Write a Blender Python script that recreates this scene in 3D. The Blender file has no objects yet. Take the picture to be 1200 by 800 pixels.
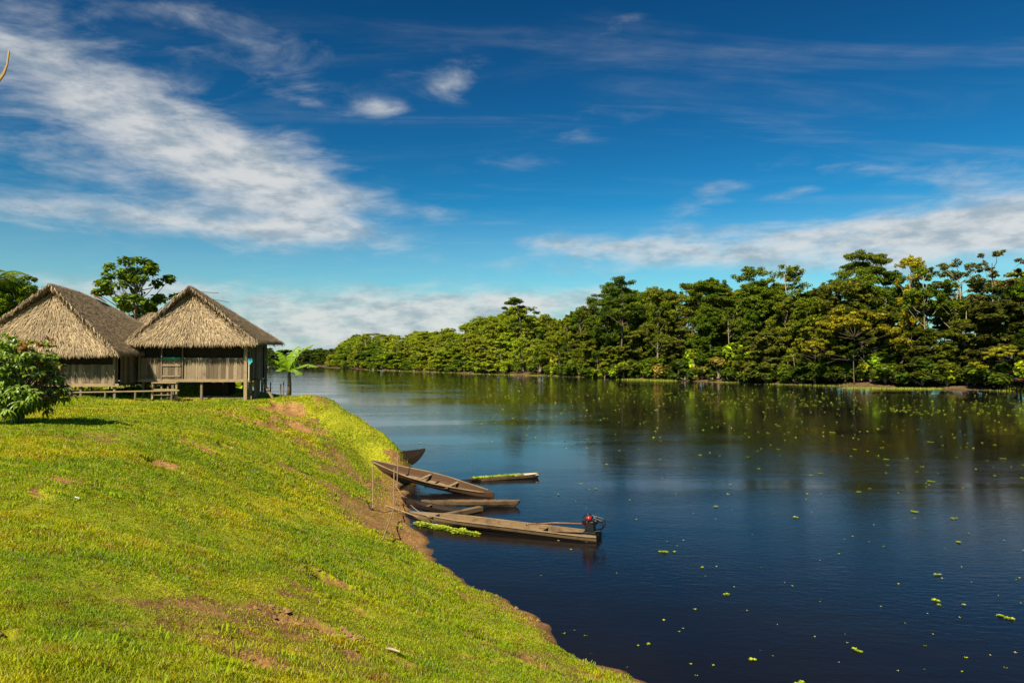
import bpy, math, random
import numpy as np
from mathutils import Vector, Matrix, Euler
R = math.radians
scene = bpy.context.scene
COL = scene.collection

# ------------------------------------------------------------------ camera, light, exposure
CAM_H = 6.0
cam_d = bpy.data.cameras.new('camera')
cam_d.sensor_width = 36.0
cam_d.lens = 24.0
cam_d.clip_start = 0.05
cam_d.clip_end = 9000
cam = bpy.data.objects.new('camera', cam_d)
COL.objects.link(cam)
cam.location = (0, 0, CAM_H)
cam.rotation_euler = (R(90 + 1.58), 0, 0)
scene.camera = cam

SUN = Vector((-0.36, -0.60, 0.71)).normalized()
SUN_EL = math.asin(SUN.z)
SUN_AZ = math.atan2(SUN.x, SUN.y)
sd = bpy.data.lights.new('sun', 'SUN')
sd.energy = 5.0
sd.angle = R(0.53)
sd.color = (1.0, 0.89, 0.67)
sun = bpy.data.objects.new('sun', sd)
COL.objects.link(sun)
sun.location = (-60, -40, 60)
sun.rotation_euler = SUN.to_track_quat('Z', 'Y').to_euler()

scene.view_settings.view_transform = 'Standard'
scene.view_settings.look = 'None'
scene.view_settings.gamma = 1.0
scene.view_settings.use_curve_mapping = False
scene.view_settings.exposure = 1.02
scene.cycles.max_bounces = 6
scene.cycles.diffuse_bounces = 2
scene.cycles.glossy_bounces = 3
scene.cycles.transmission_bounces = 3
scene.cycles.transparent_max_bounces = 4
scene.cycles.use_denoising = True
scene.cycles.sample_clamp_indirect = 4
scene.cycles.use_adaptive_sampling = True
scene.cycles.adaptive_threshold = 0.015


class NT:
    """small helper over a node tree"""
    def __init__(s, tree):
        s.t = tree
        s.t.nodes.clear()
    def n(s, typ, **kw):
        nd = s.t.nodes.new(typ)
        for k, v in kw.items():
            setattr(nd, k, v)
        return nd
    def link(s, a, b):
        s.t.links.new(a, b)
    def put(s, sock, v):
        if isinstance(v, bpy.types.NodeSocket):
            s.link(v, sock)
        else:
            sock.default_value = v
    def m(s, op, a, b=None, c=None, clamp=False):
        nd = s.n('ShaderNodeMath', operation=op, use_clamp=clamp)
        s.put(nd.inputs[0], a)
        if b is not None: s.put(nd.inputs[1], b)
        if c is not None: s.put(nd.inputs[2], c)
        return nd.outputs[0]
    def mix(s, fac, a, b, blend='MIX'):
        nd = s.n('ShaderNodeMix', data_type='RGBA', blend_type=blend)
        s.put(nd.inputs[0], fac)
        s.put(nd.inputs[6], a if isinstance(a, bpy.types.NodeSocket) else (*a[:3], 1))
        s.put(nd.inputs[7], b if isinstance(b, bpy.types.NodeSocket) else (*b[:3], 1))
        return nd.outputs[2]
    def ramp(s, v, lo, hi, a=0.0, b=1.0, smooth=True):
        nd = s.n('ShaderNodeMapRange', interpolation_type='SMOOTHSTEP' if smooth else 'LINEAR')
        s.put(nd.inputs[0], v)
        nd.inputs[1].default_value = lo; nd.inputs[2].default_value = hi
        nd.inputs[3].default_value = a; nd.inputs[4].default_value = b
        return nd.outputs[0]
    def noise(s, vec, scale, detail=4, rough=0.55, dist=0.0):
        nd = s.n('ShaderNodeTexNoise')
        if vec is not None: s.link(vec, nd.inputs['Vector'])
        nd.inputs['Scale'].default_value = scale
        nd.inputs['Detail'].default_value = detail
        nd.inputs['Roughness'].default_value = rough
        nd.inputs['Distortion'].default_value = dist
        return nd.outputs[0]
    def mapping(s, vec, scale=(1, 1, 1), rot=(0, 0, 0), loc=(0, 0, 0)):
        nd = s.n('ShaderNodeMapping')
        s.link(vec, nd.inputs[0])
        nd.inputs['Scale'].default_value = scale
        nd.inputs['Rotation'].default_value = rot
        nd.inputs['Location'].default_value = loc
        return nd.outputs[0]


# ------------------------------------------------------------------ sky with clouds (directions on the dome, azimuth and elevation)
world = bpy.data.worlds.new('World')
scene.world = world
world.use_nodes = True
W = NT(world.node_tree)
wout = W.n('ShaderNodeOutputWorld')
bg = W.n('ShaderNodeBackground')
bg.inputs['Strength'].default_value = 0.08
W.link(bg.outputs[0], wout.inputs[0])
sky = W.n('ShaderNodeTexSky', sky_type='NISHITA')
sky.sun_disc = False
sky.sun_elevation = SUN_EL
sky.sun_rotation = SUN_AZ
sky.altitude = 100
sky.air_density = 1.0
sky.dust_density = 0.35
sky.ozone_density = 2.5
tc = W.n('ShaderNodeTexCoord')
nrm = W.n('ShaderNodeVectorMath', operation='NORMALIZE')
W.link(tc.outputs['Generated'], nrm.inputs[0])
sx = W.n('ShaderNodeSeparateXYZ')
W.link(nrm.outputs[0], sx.inputs[0])
X_, Y_, Z_ = sx.outputs
AZ = W.m('ARCTAN2', X_, Y_)
EL = W.m('ARCSINE', Z_)
zz = W.m('ADD', W.m('MAXIMUM', Z_, 0.0), 0.12)
cv = W.n('ShaderNodeCombineXYZ')
W.link(W.m('DIVIDE', X_, zz), cv.inputs[0]); W.link(W.m('DIVIDE', Y_, zz), cv.inputs[1])
plane = cv.outputs[0]
# azimuth-elevation vector for low clouds
cv2 = W.n('ShaderNodeCombineXYZ')
W.link(AZ, cv2.inputs[0]); W.link(EL, cv2.inputs[1])
azel = cv2.outputs[0]

def blob(px, py, rx, ry, rot, amp, p=1.0):
    az = math.atan2(px - 600, 800)
    el = math.atan2(422 - py, math.hypot(800, px - 600))
    dx = W.m('SUBTRACT', AZ, az); dy = W.m('SUBTRACT', EL, el)
    c, s = math.cos(R(rot)), math.sin(R(rot))   # positive rot: falls towards the east
    u = W.m('MULTIPLY_ADD', dx, c / (rx / 800), W.m('MULTIPLY', dy, -s / (rx / 800)))
    v = W.m('MULTIPLY_ADD', dx, s / (ry / 800), W.m('MULTIPLY', dy, c / (ry / 800)))
    d2 = W.m('ADD', W.m('MULTIPLY', u, u), W.m('MULTIPLY', v, v))
    g = W.m('EXPONENT', W.m('MULTIPLY', d2, -1.0))
    return W.m('MULTIPLY', g, amp)

BLOBS = [(150, 125, 190, 42, 20, .75), (350, 216, 95, 40, 18, 1.05), (290, 266, 140, 24, 2, .8), (70, 175, 160, 85, 8, .52), (225, 185, 110, 36, 20, .5),
         (90, 250, 190, 16, 2, .30), (532, 92, 30, 17, -12, .85), (446, 128, 30, 12, 0, .9), (340, 95, 60, 14, 12, .25), (368, 122, 44, 10, 8, .5),
         (700, 40, 75, 13, -22, .42), (860, 288, 250, 22, -2, 1.1), (1110, 286, 170, 30, -5, 1.1), (1230, 250, 120, 34, -5, .7),
         (830, 228, 62, 18, -22, .55), (930, 227, 40, 7, -5, .5), (690, 283, 90, 14, 3, .55), (470, 372, 260, 30, 0, 1.6),
         (640, 352, 120, 14, 0, .8), (600, 402, 500, 18, 0, 1.2), (640, 165, 190, 30, -20, .26), (730, 150, 110, 12, -22, .08), (250, 25, 330, 45, 3, .32), (1000, 192, 80, 10, 8, .35),
         (40, 330, 150, 10, 0, .45), (500, 245, 60, 12, 5, .4), (1190, 195, 140, 22, 6, .42), (200, 340, 160, 20, 0, .4)]
mask = None
for b in BLOBS:
    g = blob(*b)
    mask = g if mask is None else W.m('ADD', mask, g)
# a few clouds elsewhere on the dome
behind = W.ramp(Y_, 0.15, -0.3, 0.0, 0.45)
mask = W.m('ADD', mask, behind)
n1 = W.noise(W.mapping(plane, (1.5, 2.0, 1), (0, 0, R(24))), 2.9, 7, 0.60, 0.35)
n2 = W.noise(W.mapping(azel, (9, 34, 1), (0, 0, R(-3))), 1.0, 7, 0.6, 0.4)
low = W.ramp(EL, 0.16, 0.30)
nn = W.m('ADD', W.m('MULTIPLY', n1, low), W.m('MULTIPLY', n2, W.m('SUBTRACT', 1.0, low)))
den = W.m('ADD', W.m('MULTIPLY', W.m('SUBTRACT', nn, 0.5), 2.5), mask)
den = W.m('MULTIPLY', W.ramp(den, 0.15, 1.65), W.ramp(mask, 0.05, 0.45))
den = W.m('MULTIPLY', den, 0.90)
# thin streaks of cirrus almost everywhere
n3 = W.noise(W.mapping(plane, (0.5, 2.4, 1), (0, 0, R(-32))), 1.4, 6, 0.6, 0.8)
cir = W.m('MULTIPLY', W.ramp(n3, 0.48, 0.85), 0.17)
den = W.m('MAXIMUM', den, cir)
shade = W.noise(W.mapping(azel, (16, 42, 1), (0, 0, 0), (3, 1, 0)), 1.0, 5, 0.6)
ccol = W.mix(W.ramp(shade, 0.33, 0.62), (2.3, 2.75, 3.1), (4.4, 4.45, 4.4))
hsv = W.n('ShaderNodeHueSaturation')
W.link(sky.outputs[0], hsv.inputs['Color'])
hsv.inputs['Saturation'].default_value = 1.25
sky0 = W.mix(1.0, hsv.outputs[0], (0.55, 0.95, 1.0), 'MULTIPLY')
# the deep polarised blue of the photograph: each channel on its own curve
spc = W.n('ShaderNodeSeparateColor'); W.link(sky0, spc.inputs[0])
cmb = W.n('ShaderNodeCombineColor')
for i_, (a_, p_) in enumerate(((.706, 1.6), (1.022, 1.72), (.72, 1.78))):
    W.link(W.m('MULTIPLY', W.m('POWER', W.m('MULTIPLY', spc.outputs[i_], .1464), p_), a_ / .16245), cmb.inputs[i_])
skyc = W.mix(W.m('MULTIPLY', W.ramp(EL, .22, .0, 0, 1, False), .72), cmb.outputs[0], (2.65, 3.2, 3.8))
fin = W.mix(den, skyc, ccol)
W.link(fin, bg.inputs['Color'])


# ------------------------------------------------------------------ material helpers
def new_mat(name):
    m = bpy.data.materials.new(name)
    m.use_nodes = True
    t = NT(m.node_tree)
    out = t.n('ShaderNodeOutputMaterial')
    return m, t, out

def bump(t, h, strength, dist=0.02, normal=None):
    nd = t.n('ShaderNodeBump')
    nd.inputs['Strength'].default_value = strength
    nd.inputs['Distance'].default_value = dist
    t.link(h, nd.inputs['Height'])
    if normal is not None: t.link(normal, nd.inputs['Normal'])
    return nd.outputs[0]

def principled(t, out, col, rough=0.8, normal=None, spec=0.3, metal=0.0):
    p = t.n('ShaderNodeBsdfPrincipled')
    t.put(p.inputs['Base Color'], col if isinstance(col, bpy.types.NodeSocket) else (*col[:3], 1))
    t.put(p.inputs['Roughness'], rough)
    p.inputs['Specular IOR Level'].default_value = spec
    p.inputs['Metallic'].default_value = metal
    if normal is not None: t.link(normal, p.inputs['Normal'])
    t.link(p.outputs[0], out.inputs[0])
    return p

def leaf_mat(name, c1, c2, c3=None, f3=0.0, trans=0.35, use_obj=False, gloss=0.12, nscale=0.0):
    """leaves: colour varies leaf by leaf; some light passes through"""
    m, t, out = new_mat(name)
    g = t.n('ShaderNodeNewGeometry')
    col = t.mix(g.outputs['Random Per Island'], c1, c2)
    if c3 is not None:
        fr = t.m('FRACT', t.m('MULTIPLY', g.outputs['Random Per Island'], 37.7))
        col = t.mix(t.m('LESS_THAN', fr, f3), col, c3)
    if nscale:
        nz = t.noise(g.outputs['Position'], nscale, 3)
        col = t.mix(t.ramp(nz, .38, .62), t.mix(1.0, col, (.74, .88, 1), 'MULTIPLY'), col)
        nz3 = t.noise(g.outputs['Position'], nscale * .33, 4, .6)
        col = t.mix(t.ramp(nz3, .42, .60), t.mix(1.0, col, (.66, .86, 1), 'MULTIPLY'), col)
        nz2 = t.noise(g.outputs['Position'], nscale * 4.3, 4, .65)
        col = t.mix(t.ramp(nz2, .50, .62, 0, .85), col, t.mix(1.0, col, (.86, .56, 1.2), 'MULTIPLY'))
    if use_obj:
        oi = t.n('ShaderNodeObjectInfo')
        col = t.mix(1.0, col, oi.outputs['Color'], 'MULTIPLY')
    d = t.n('ShaderNodeBsdfDiffuse'); t.link(col, d.inputs[0])
    tr = t.n('ShaderNodeBsdfTranslucent')
    tcol = t.mix(1.0, col, (1.25, 1.2, .5), 'MULTIPLY'); t.link(tcol, tr.inputs[0])
    mx = t.n('ShaderNodeMixShader'); mx.inputs[0].default_value = trans
    t.link(d.outputs[0], mx.inputs[1]); t.link(tr.outputs[0], mx.inputs[2])
    gl = t.n('ShaderNodeBsdfGlossy'); gl.inputs['Roughness'].default_value = 0.5
    gl.inputs[0].default_value = (.8, .85, .7, 1)
    fr = t.n('ShaderNodeFresnel'); fr.inputs[0].default_value = 1.35
    mx2 = t.n('ShaderNodeMixShader')
    t.link(t.m('MULTIPLY', fr.outputs[0], gloss * 1.3), mx2.inputs[0])
    t.link(mx.outputs[0], mx2.inputs[1]); t.link(gl.outputs[0], mx2.inputs[2])
    t.link(mx2.outputs[0], out.inputs[0])
    return m

def wood_mat(name, c1, c2, stain=(0.05, 0.04, 0.03), axis='Z', rough=0.85, bumps=0.4, st=0.45):
    m, t, out = new_mat(name)
    g = t.n('ShaderNodeNewGeometry')
    tcn = t.n('ShaderNodeTexCoord')
    sc = {'X': (1.2, 22, 22), 'Y': (22, 1.2, 22), 'Z': (22, 22, 1.2)}[axis]
    v = t.mapping(tcn.outputs['Object'], sc)
    gr = t.noise(v, 1.6, 5, 0.65, 0.3)
    col = t.mix(g.outputs['Random Per Island'], c1, c2)
    col = t.mix(t.ramp(gr, .3, .7, .0, .55), col, [c * .45 for c in c1])
    big = t.noise(tcn.outputs['Object'], 2.3, 5, 0.65)
    col = t.mix(t.ramp(big, .48, .72, 0, st), col, stain)
    principled(t, out, col, rough, bump(t, gr, bumps, .01), .2)
    return m

def plain_mat(name, c, rough=0.6, metal=0.0, spec=0.4, var=0.25, scale=6):
    m, t, out = new_mat(name)
    tcn = t.n('ShaderNodeTexCoord')
    nz = t.noise(tcn.outputs['Object'], scale, 5, .6)
    col = t.mix(t.ramp(nz, .35, .68), c, [x * (1 - var) for x in c])
    principled(t, out, col, rough, bump(t, nz, .15, .01), spec, metal)
    return m


# ------------------------------------------------------------------ mesh helpers
def arrays_obj(name, V, F, mat, parent=None, smooth=False):
    """V (n,3) floats, F (m,k) ints (k = 3 or 4, all faces the same)"""
    V = np.asarray(V, dtype=np.float32).reshape(-1, 3); F = np.asarray(F, dtype=np.int32)
    k = F.shape[1]
    me = bpy.data.meshes.new(name)
    me.vertices.add(len(V)); me.vertices.foreach_set('co', V.ravel())
    me.loops.add(F.size); me.loops.foreach_set('vertex_index', F.ravel())
    me.polygons.add(len(F))
    me.polygons.foreach_set('loop_start', np.arange(len(F), dtype=np.int32) * k)
    me.polygons.foreach_set('loop_total', np.full(len(F), k, dtype=np.int32))
    if smooth: me.polygons.foreach_set('use_smooth', np.ones(len(F), dtype=bool))
    me.update(calc_edges=True)
    me.materials.append(mat)
    o = bpy.data.objects.new(name, me)
    COL.objects.link(o)
    if parent is not None: o.parent = parent
    return o

class MB:
    """collects shapes into one mesh"""
    def __init__(s): s.v = []; s.f = []
    def add(s, vs, fs):
        b = len(s.v)
        s.v.extend([tuple(p) for p in vs]); s.f.extend([tuple(b + i for i in f) for f in fs])
        return s
    def box(s, c, size, rot=None, taper=0.0, jit=0.0, rng=random):
        hx, hy, hz = size[0] / 2, size[1] / 2, size[2] / 2
        vs = []
        for z in (-hz, hz):
            k = 1 - taper if z > 0 else 1
            for x, y in ((-hx, -hy), (hx, -hy), (hx, hy), (-hx, hy)):
                p = Vector((x * k + rng.uniform(-jit, jit), y * k + rng.uniform(-jit, jit), z + rng.uniform(-jit, jit)))
                if rot is not None: p = rot @ p
                vs.append(p + Vector(c))
        s.add(vs, [(0, 3, 2, 1), (4, 5, 6, 7), (0, 1, 5, 4), (1, 2, 6, 5), (2, 3, 7, 6), (3, 0, 4, 7)])
        return s
    def bar(s, a, b, w, h):
        """rectangular bar from a to b"""
        a, b = Vector(a), Vector(b)
        d = b - a
        q = d.to_track_quat('X', 'Z').to_matrix()
        return s.box((a + b) / 2, (d.length, w, h), q)
    def tube(s, pts, radii, n=7, cap=True):
        pts = [Vector(p) for p in pts]
        if not hasattr(radii, '__len__'): radii = [radii] * len(pts)
        up = Vector((0, 0, 1)); vs = []; fs = []
        t0 = (pts[1] - pts[0]).normalized()
        nrm_ = t0.cross(up) if abs(t0.dot(up)) < .95 else t0.cross(Vector((1, 0, 0)))
        nrm_.normalize()
        for i, p in enumerate(pts):
            t = (pts[min(i + 1, len(pts) - 1)] - pts[max(i - 1, 0)]).normalized()
            nrm_ = (nrm_ - t * nrm_.dot(t)).normalized()
            bi = t.cross(nrm_)
            for k in range(n):
                a = 2 * math.pi * k / n
                vs.append(p + (nrm_ * math.cos(a) + bi * math.sin(a)) * radii[i])
        for i in range(len(pts) - 1):
            for k in range(n):
                k2 = (k + 1) % n
                fs.append((i * n + k, i * n + k2, (i + 1) * n + k2, (i + 1) * n + k))
        if cap:
            fs.append(tuple(range(n - 1, -1, -1))); fs.append(tuple((len(pts) - 1) * n + k for k in range(n)))
        return s.add(vs, fs)
    def build(s, name, mat, parent=None, smooth=False, bevel=0.0):
        me = bpy.data.meshes.new(name)
        me.from_pydata(s.v, [], s.f)
        me.update()
        if smooth:
            for p in me.polygons: p.use_smooth = True
        me.materials.append(mat)
        o = bpy.data.objects.new(name, me)
        COL.objects.link(o)
        if parent is not None: o.parent = parent
        if bevel:
            b = o.modifiers.new('edge', 'BEVEL'); b.width = bevel; b.segments = 2; b.limit_method = 'ANGLE'
        return o

def empty(name, loc=(0, 0, 0), rz=0.0):
    o = bpy.data.objects.new(name, None)
    o.empty_display_size = .3
    COL.objects.link(o); o.location = loc; o.rotation_euler = (0, 0, rz)
    return o

def tag(o, label=None, cat=None, group=None, kind=None):
    if label: o['label'] = label
    if cat: o['category'] = cat
    if group: o['group'] = group
    if kind: o['kind'] = kind
    return o

def copy_tree(o, parent=None):
    c = o.copy(); COL.objects.link(c); c.parent = parent
    for ch in o.children:
        copy_tree(ch, c)
    return c


# ------------------------------------------------------------------ value noise for the terrain
_rs = np.random.RandomState(7)
_TAB = _rs.rand(256, 256)
def vnoise(x, y, s, off=0):
    x = np.asarray(x, float) / s + 31.7 + off * 17.3; y = np.asarray(y, float) / s + 11.3 + off * 5.1
    xi = np.floor(x).astype(int); yi = np.floor(y).astype(int)
    fx = x - xi; fy = y - yi
    fx = fx * fx * (3 - 2 * fx); fy = fy * fy * (3 - 2 * fy)
    a = _TAB[xi % 256, yi % 256]; b = _TAB[(xi + 1) % 256, yi % 256]
    c = _TAB[xi % 256, (yi + 1) % 256]; d = _TAB[(xi + 1) % 256, (yi + 1) % 256]
    return (a * (1 - fx) + b * fx) * (1 - fy) + (c * (1 - fx) + d * fx) * fy
def fbm(x, y, s, o=4, off=0):
    t = 0; amp = 1; tot = 0
    for i in range(o):
        t = t + amp * vnoise(x, y, s / 2 ** i, off + i); tot += amp; amp *= .5
    return t / tot
def sstep(a, b, x):
    t = np.clip((x - a) / (b - a), 0, 1)
    return t * t * (3 - 2 * t)

# ------------------------------------------------------------------ terrain: the near bank (surveyed points), the river and the far bank
NEAR = [(40, -60), (14, -8), (9, 0), (6, 6.5), (2.4, 12.7), (0, 16.5), (-2.3, 20.6), (-3.1, 22.5), (-3.9, 25.5), (-4.6, 28.5),
        (-5.1, 31), (-5.1, 33), (-4.9, 35), (-6.3, 37.3), (-9, 41), (-14, 48), (-24, 62), (-45, 90), (-95, 150), (-250, 330), (-700, 600), (-3000, 700)]
FAR = [(400, -300), (180, 20), (133, 90), (100, 133), (80, 160), (50, 200), (13, 267), (-24, 320), (-87, 436), (-150, 560), (-188, 700), (-260, 780), (-420, 820), (-800, 840), (-3000, 900)]
PTS = [  # X, Y, Z
    (9, 0, 0), (6, 6.5, 0), (2.4, 12.7, 0), (0, 16.5, 0), (-2.3, 20.6, 0), (-3.1, 22.5, 0), (-3.9, 25.5, 0), (-4.6, 28.5, 0), (-5.1, 31, 0),
    (-5.1, 33, 0), (-4.9, 35, 0), (-6.3, 37.3, 0), (-9, 41, 0), (-14, 48, 0), (-24, 62, 0),
    (11, 1, -1), (8, 7.5, -1), (4.2, 13.8, -.9), (1.9, 17.7, -.9), (-.4, 21.8, -.9), (-1.3, 23.6, -.8), (-2.1, 26, -.8), (-2.7, 29, -.8), (-3, 32, -.9),
    (-2.6, 35.5, -1.2), (-4.6, 39, -1.2), (-7, 43, -1.2), (-12, 50.5, -1.2), (-22, 65, -1.2),
    (0, 0, 4.3), (0, -6, 4.35), (5, -5, 3.0), (-3, 4, 4.1), (0, 5, 2.9), (3.2, 4, 1.9), (-1, 8, 2.25), (-2.7, 10.6, 2.3), (-1.8, 14.4, 1.05), (-4.9, 8.5, 3.6), (1, 10, 1.3),
    (-5, 13, 2.7), (-6.9, 17.5, 2.5), (-7.9, 15.8, 3.4), (-5, 19, 1.5), (-5.5, 22.2, 1.15), (-7.5, 24, 1.9), (-10.2, 19.5, 3.7), (-9.8, 24, 3.0), (-6.5, 29.8, .85), (-9.4, 30, 2.2),
    (-10.9, 30, 2.9), (-8.2, 33, 1.75), (-7.0, 33.8, .75), (-9.6, 35.2, 2.6), (-5.8, 35.0, 1.45), (-6.75, 36, 2.15), (-7.9, 37.2, 2.55), (-10, 39.6, 3.2), (-13, 30, 3.7),
    (-13, 40, 3.75), (-14, 38, 3.78), (-18, 38, 3.8), (-22, 36, 3.95), (-8, 8, 4.1), (-15, 10, 4.2), (-14, 20, 4.1), (-13, 25, 3.95), (-20, 28, 4.0), (-30, 30, 4.1), (-40, 10, 4.3), (-40, 50, 4.0),
    (-25, 45, 3.9), (-12, 0, 4.3), (-18, 46, 3.6), (-30, 58, 3.4), (-12, 44.5, 2.6), (-25, -15, 4.4), (-7, 2, 4.25)]
P = np.array(PTS, float)
def _k(r): return np.where(r > 1e-9, r * r * np.log(np.maximum(r, 1e-9)), 0)
_n = len(P)
_A = np.zeros((_n + 3, _n + 3))
_A[:_n, :_n] = _k(np.hypot(P[:, 0][:, None] - P[:, 0], P[:, 1][:, None] - P[:, 1])) + np.eye(_n) * .35
_A[:_n, _n] = 1; _A[:_n, _n + 1:] = P[:, :2]; _A[_n:, :_n] = _A[:_n, _n:].T
_w = np.linalg.solve(_A, np.r_[P[:, 2], 0, 0, 0])
def tps(x, y):
    z = _w[_n] + _w[_n + 1] * x + _w[_n + 2] * y
    for i in range(_n):
        z = z + _w[i] * _k(np.hypot(x - P[i, 0], y - P[i, 1]))
    return z
def seg_dist(x, y, poly, land_left):
    """signed distance to a polyline, positive on land"""
    best = np.full(x.shape, 1e9); sgn = np.zeros(x.shape)
    for (x0, y0), (x1, y1) in zip(poly[:-1], poly[1:]):
        dx, dy = x1 - x0, y1 - y0
        t = np.clip(((x - x0) * dx + (y - y0) * dy) / (dx * dx + dy * dy), 0, 1)
        ex, ey = x - x0 - t * dx, y - y0 - t * dy
        d = np.hypot(ex, ey); c = dx * ey - dy * ex
        up = d < best - 1e-6
        best = np.where(up, d, best); sgn = np.where(up, np.sign(c), sgn)
    return best * sgn * (1 if land_left else -1)
PITS = []
def height(x, y, detail=True):
    x = np.asarray(x, float); y = np.asarray(y, float)
    inb = (x > -39) & (x < 12) & (y > -14) & (y < 64)
    wx = sstep(-39, -30, x) * (1 - sstep(10, 12, x)); wy = sstep(-14, -8, y) * (1 - sstep(54, 63, y))
    wgt = np.where(inb, wx * wy, 0)
    dn = seg_dist(x, y, NEAR, True)
    big = np.minimum(np.abs(dn), 400)
    dn = dn + (fbm(x, y, 18, 3) - .5) * np.minimum(big * .3, 8) * (1 - wgt)
    prof = np.interp(dn, [-30, -6, -2, 0, 2.7, 5.4, 7.5, 9, 30, 400, 3000], [-4, -2.5, -1, 0, 1.0, 2.3, 3.4, 3.9, 4.2, 5, 9])
    df = seg_dist(x, y, FAR, False)
    df = df + (fbm(x, y, 22, 3, 5) - .5) * 7
    pf = np.interp(df, [-60, -8, 0, 1.2, 3, 8, 60, 3000], [-4, -2, -.05, .5, 1.1, 1.5, 2.5, 9])
    z = np.maximum(prof, pf)
    if wgt.any():
        zt = np.zeros_like(z); ii = wgt > 0
        zt[ii] = np.clip(tps(x[ii], y[ii]), -3, 4.6)
        z = z * (1 - wgt) + zt * wgt
    if detail:
        land = sstep(-.2, 1.0, z)
        near = (np.hypot(x + 6, y - 18) < 60)
        a = (fbm(x, y, 3.2, 3, 2) - .5) * .30 + (fbm(x, y, .7, 3, 3) - .5) * .16
        z = z + np.where(near, a * (0.75 + .25 * land), 0)
        z = z + np.where(near, ((fbm(x, y, 1.5, 3, 81) - .5) * .55 + (fbm(x, y, .35, 2, 85) - .5) * .12) * np.exp(-(z / .55) ** 2), 0)
        for px, py, r, dep in PITS:
            ex = (x - px) + (vnoise(x, y, .5, 9) - .5) * .6; ey = (y - py) * 1.6 + (vnoise(x, y, .4, 12) - .5) * .7
            d = np.hypot(ex, ey) / r
            z = z - np.where(d < 1.3, dep * .42 * (1 - sstep(.45, 1.0, d)) * (1 - .35 * sstep(0, .5, -ey / r)), 0)
    return z
def soil(x, y, z):
    """0 grass .. 1 bare earth"""
    n = fbm(x, y, 2.6, 5, 21); n2 = fbm(x, y, 9, 3, 31)
    s = sstep(.56, .70, n * .75 + n2 * .25)
    d = seg_dist(x, y, NEAR, True)
    kk = sstep(20, 25, y); shore = 1 - sstep(.02 + .10 * kk, .30 + 1.8 * np.maximum(n - .36, 0) + (.2 + .3 * n) * kk, z)
    cove = np.exp(-(((x + 4.3) / 1.45) ** 2 + ((y - 25.8) / 5.0) ** 2)) * 1.3
    cove2 = np.exp(-(((x + 5.3) / 1.6) ** 2 + ((y - 34.4) / 1.4) ** 2)) * .85
    slope = np.exp(-(((x + 1.6) / 2.2) ** 2 + ((y - 8.0) / 3.0) ** 2)) * .42
    slope3 = np.exp(-(((x + 3.4) / 1.2) ** 2 + ((y - 11.5) / 3.0) ** 2)) * .55
    slope2 = np.exp(-(((x + 10.6) / 2.6) ** 2 + ((y - 33.5) / 2.6) ** 2)) * .75
    path = np.exp(-(((x + 9.3 - (y - 33) * -.35) / 2.2) ** 2 + ((y - 31) / 7.0) ** 2)) * .8 + np.exp(-((z - .8) / .75) ** 2) * .55 * (y < 26)
    s = np.maximum(s, sstep(.50, .85, path * (.1 + n * .9 + .75 * vnoise(x, y, .4, 91) + .25 * vnoise(x, y, .15, 95))))
    s = np.maximum(s * .75, shore)
    s = np.maximum(s, sstep(.42, .85, (cove + cove2 + slope + slope2 + slope3) * (.2 + n * .9 + .7 * vnoise(x, y, .33, 77))))
    for px, py, r, dep in PITS:
        dd = np.hypot(x - px + (vnoise(x, y, .5, 9) - .5) * .8, (y - py) * 1.4 + (vnoise(x, y, .4, 12) - .5) * .8) / r
        s = np.maximum(s, (1 - sstep(.3, 1.1, dd)) * ((.5 if dep > .65 else .15) + .75 * vnoise(x, y, .22, 44) + .5 * vnoise(x, y, .09, 47)))
    return np.clip(s, 0, 1)

def hz(x, y):
    return float(height(np.array([x], float), np.array([y], float))[0])
def ray_ground(px, py):
    """where the line of sight through a photo pixel meets the ground or the water"""
    ys = np.linspace(2.5, 900, 9000)
    xs = (px - 600) / 800 * ys; zs = CAM_H + (422 - py) / 800 * ys
    g = np.maximum(height(xs, ys), 0)
    i = int(np.argmax(zs <= g))
    return xs[i], ys[i], g[i]

_p = []
for px_, py_, r_, d_ in ((200, 547, .75, .75), (228, 521, .9, .8), (288, 601, .55, .8), (262, 521, .5, .6), (312, 497, 1.1, .7), (330, 478, 1.5, .8), (372, 632, .4, .7), (382, 675, .42, .9), (350, 600, .5, .4), (345, 725, .5, .5), (290, 740, .22, .4), (400, 735, .3, .5),
                         (275, 487, 1.2, .4), (240, 480, 1.3, .35), (420, 560, .8, .5), (435, 700, .3, .5), (160, 495, .9, .3), (620, 770, .5, .4), (560, 745, .4, .4), (655, 783, 1.1, .06), (600, 762, .8, .06), (700, 793, .7, .06), (560, 765, .5, .2), (365, 745, .35, .35), (325, 775, .28, .4), (400, 705, .45, .4), (240, 735, .18, .3), (450, 760, .3, .25), (60, 585, .35, .35), (10, 745, .12, .5), (350, 500, 1.0, .5)):
    x_, y_, z_ = ray_ground(px_, py_); _p.append((float(x_), float(y_), r_ * 1.15, d_))
PITS = _p

def axis_pts(fine0, fine1, step, lo, hi, grow=1.16):
    a = list(np.arange(fine0, fine1 + 1e-6, step)); s = step; v = a[-1]
    while v < hi: s = min(s * grow, 220); v += s; a.append(v)
    s = step; v = a[0]
    while v > lo: s = min(s * grow, 220); v -= s; a.insert(0, v)
    return np.array(a)
gx = axis_pts(-24, 9, .16, -5200, 5200); gy = axis_pts(2, 44, .16, -900, 6500)
GX, GY = np.meshgrid(gx, gy)
GZ = height(GX.ravel(), GY.ravel())
SO = soil(GX.ravel(), GY.ravel(), GZ)
nx, ny = len(gx), len(gy)
idx = np.arange(nx * ny).reshape(ny, nx)
Fq = np.stack([idx[:-1, :-1], idx[:-1, 1:], idx[1:, 1:], idx[1:, :-1]], -1).reshape(-1, 4)

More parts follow.
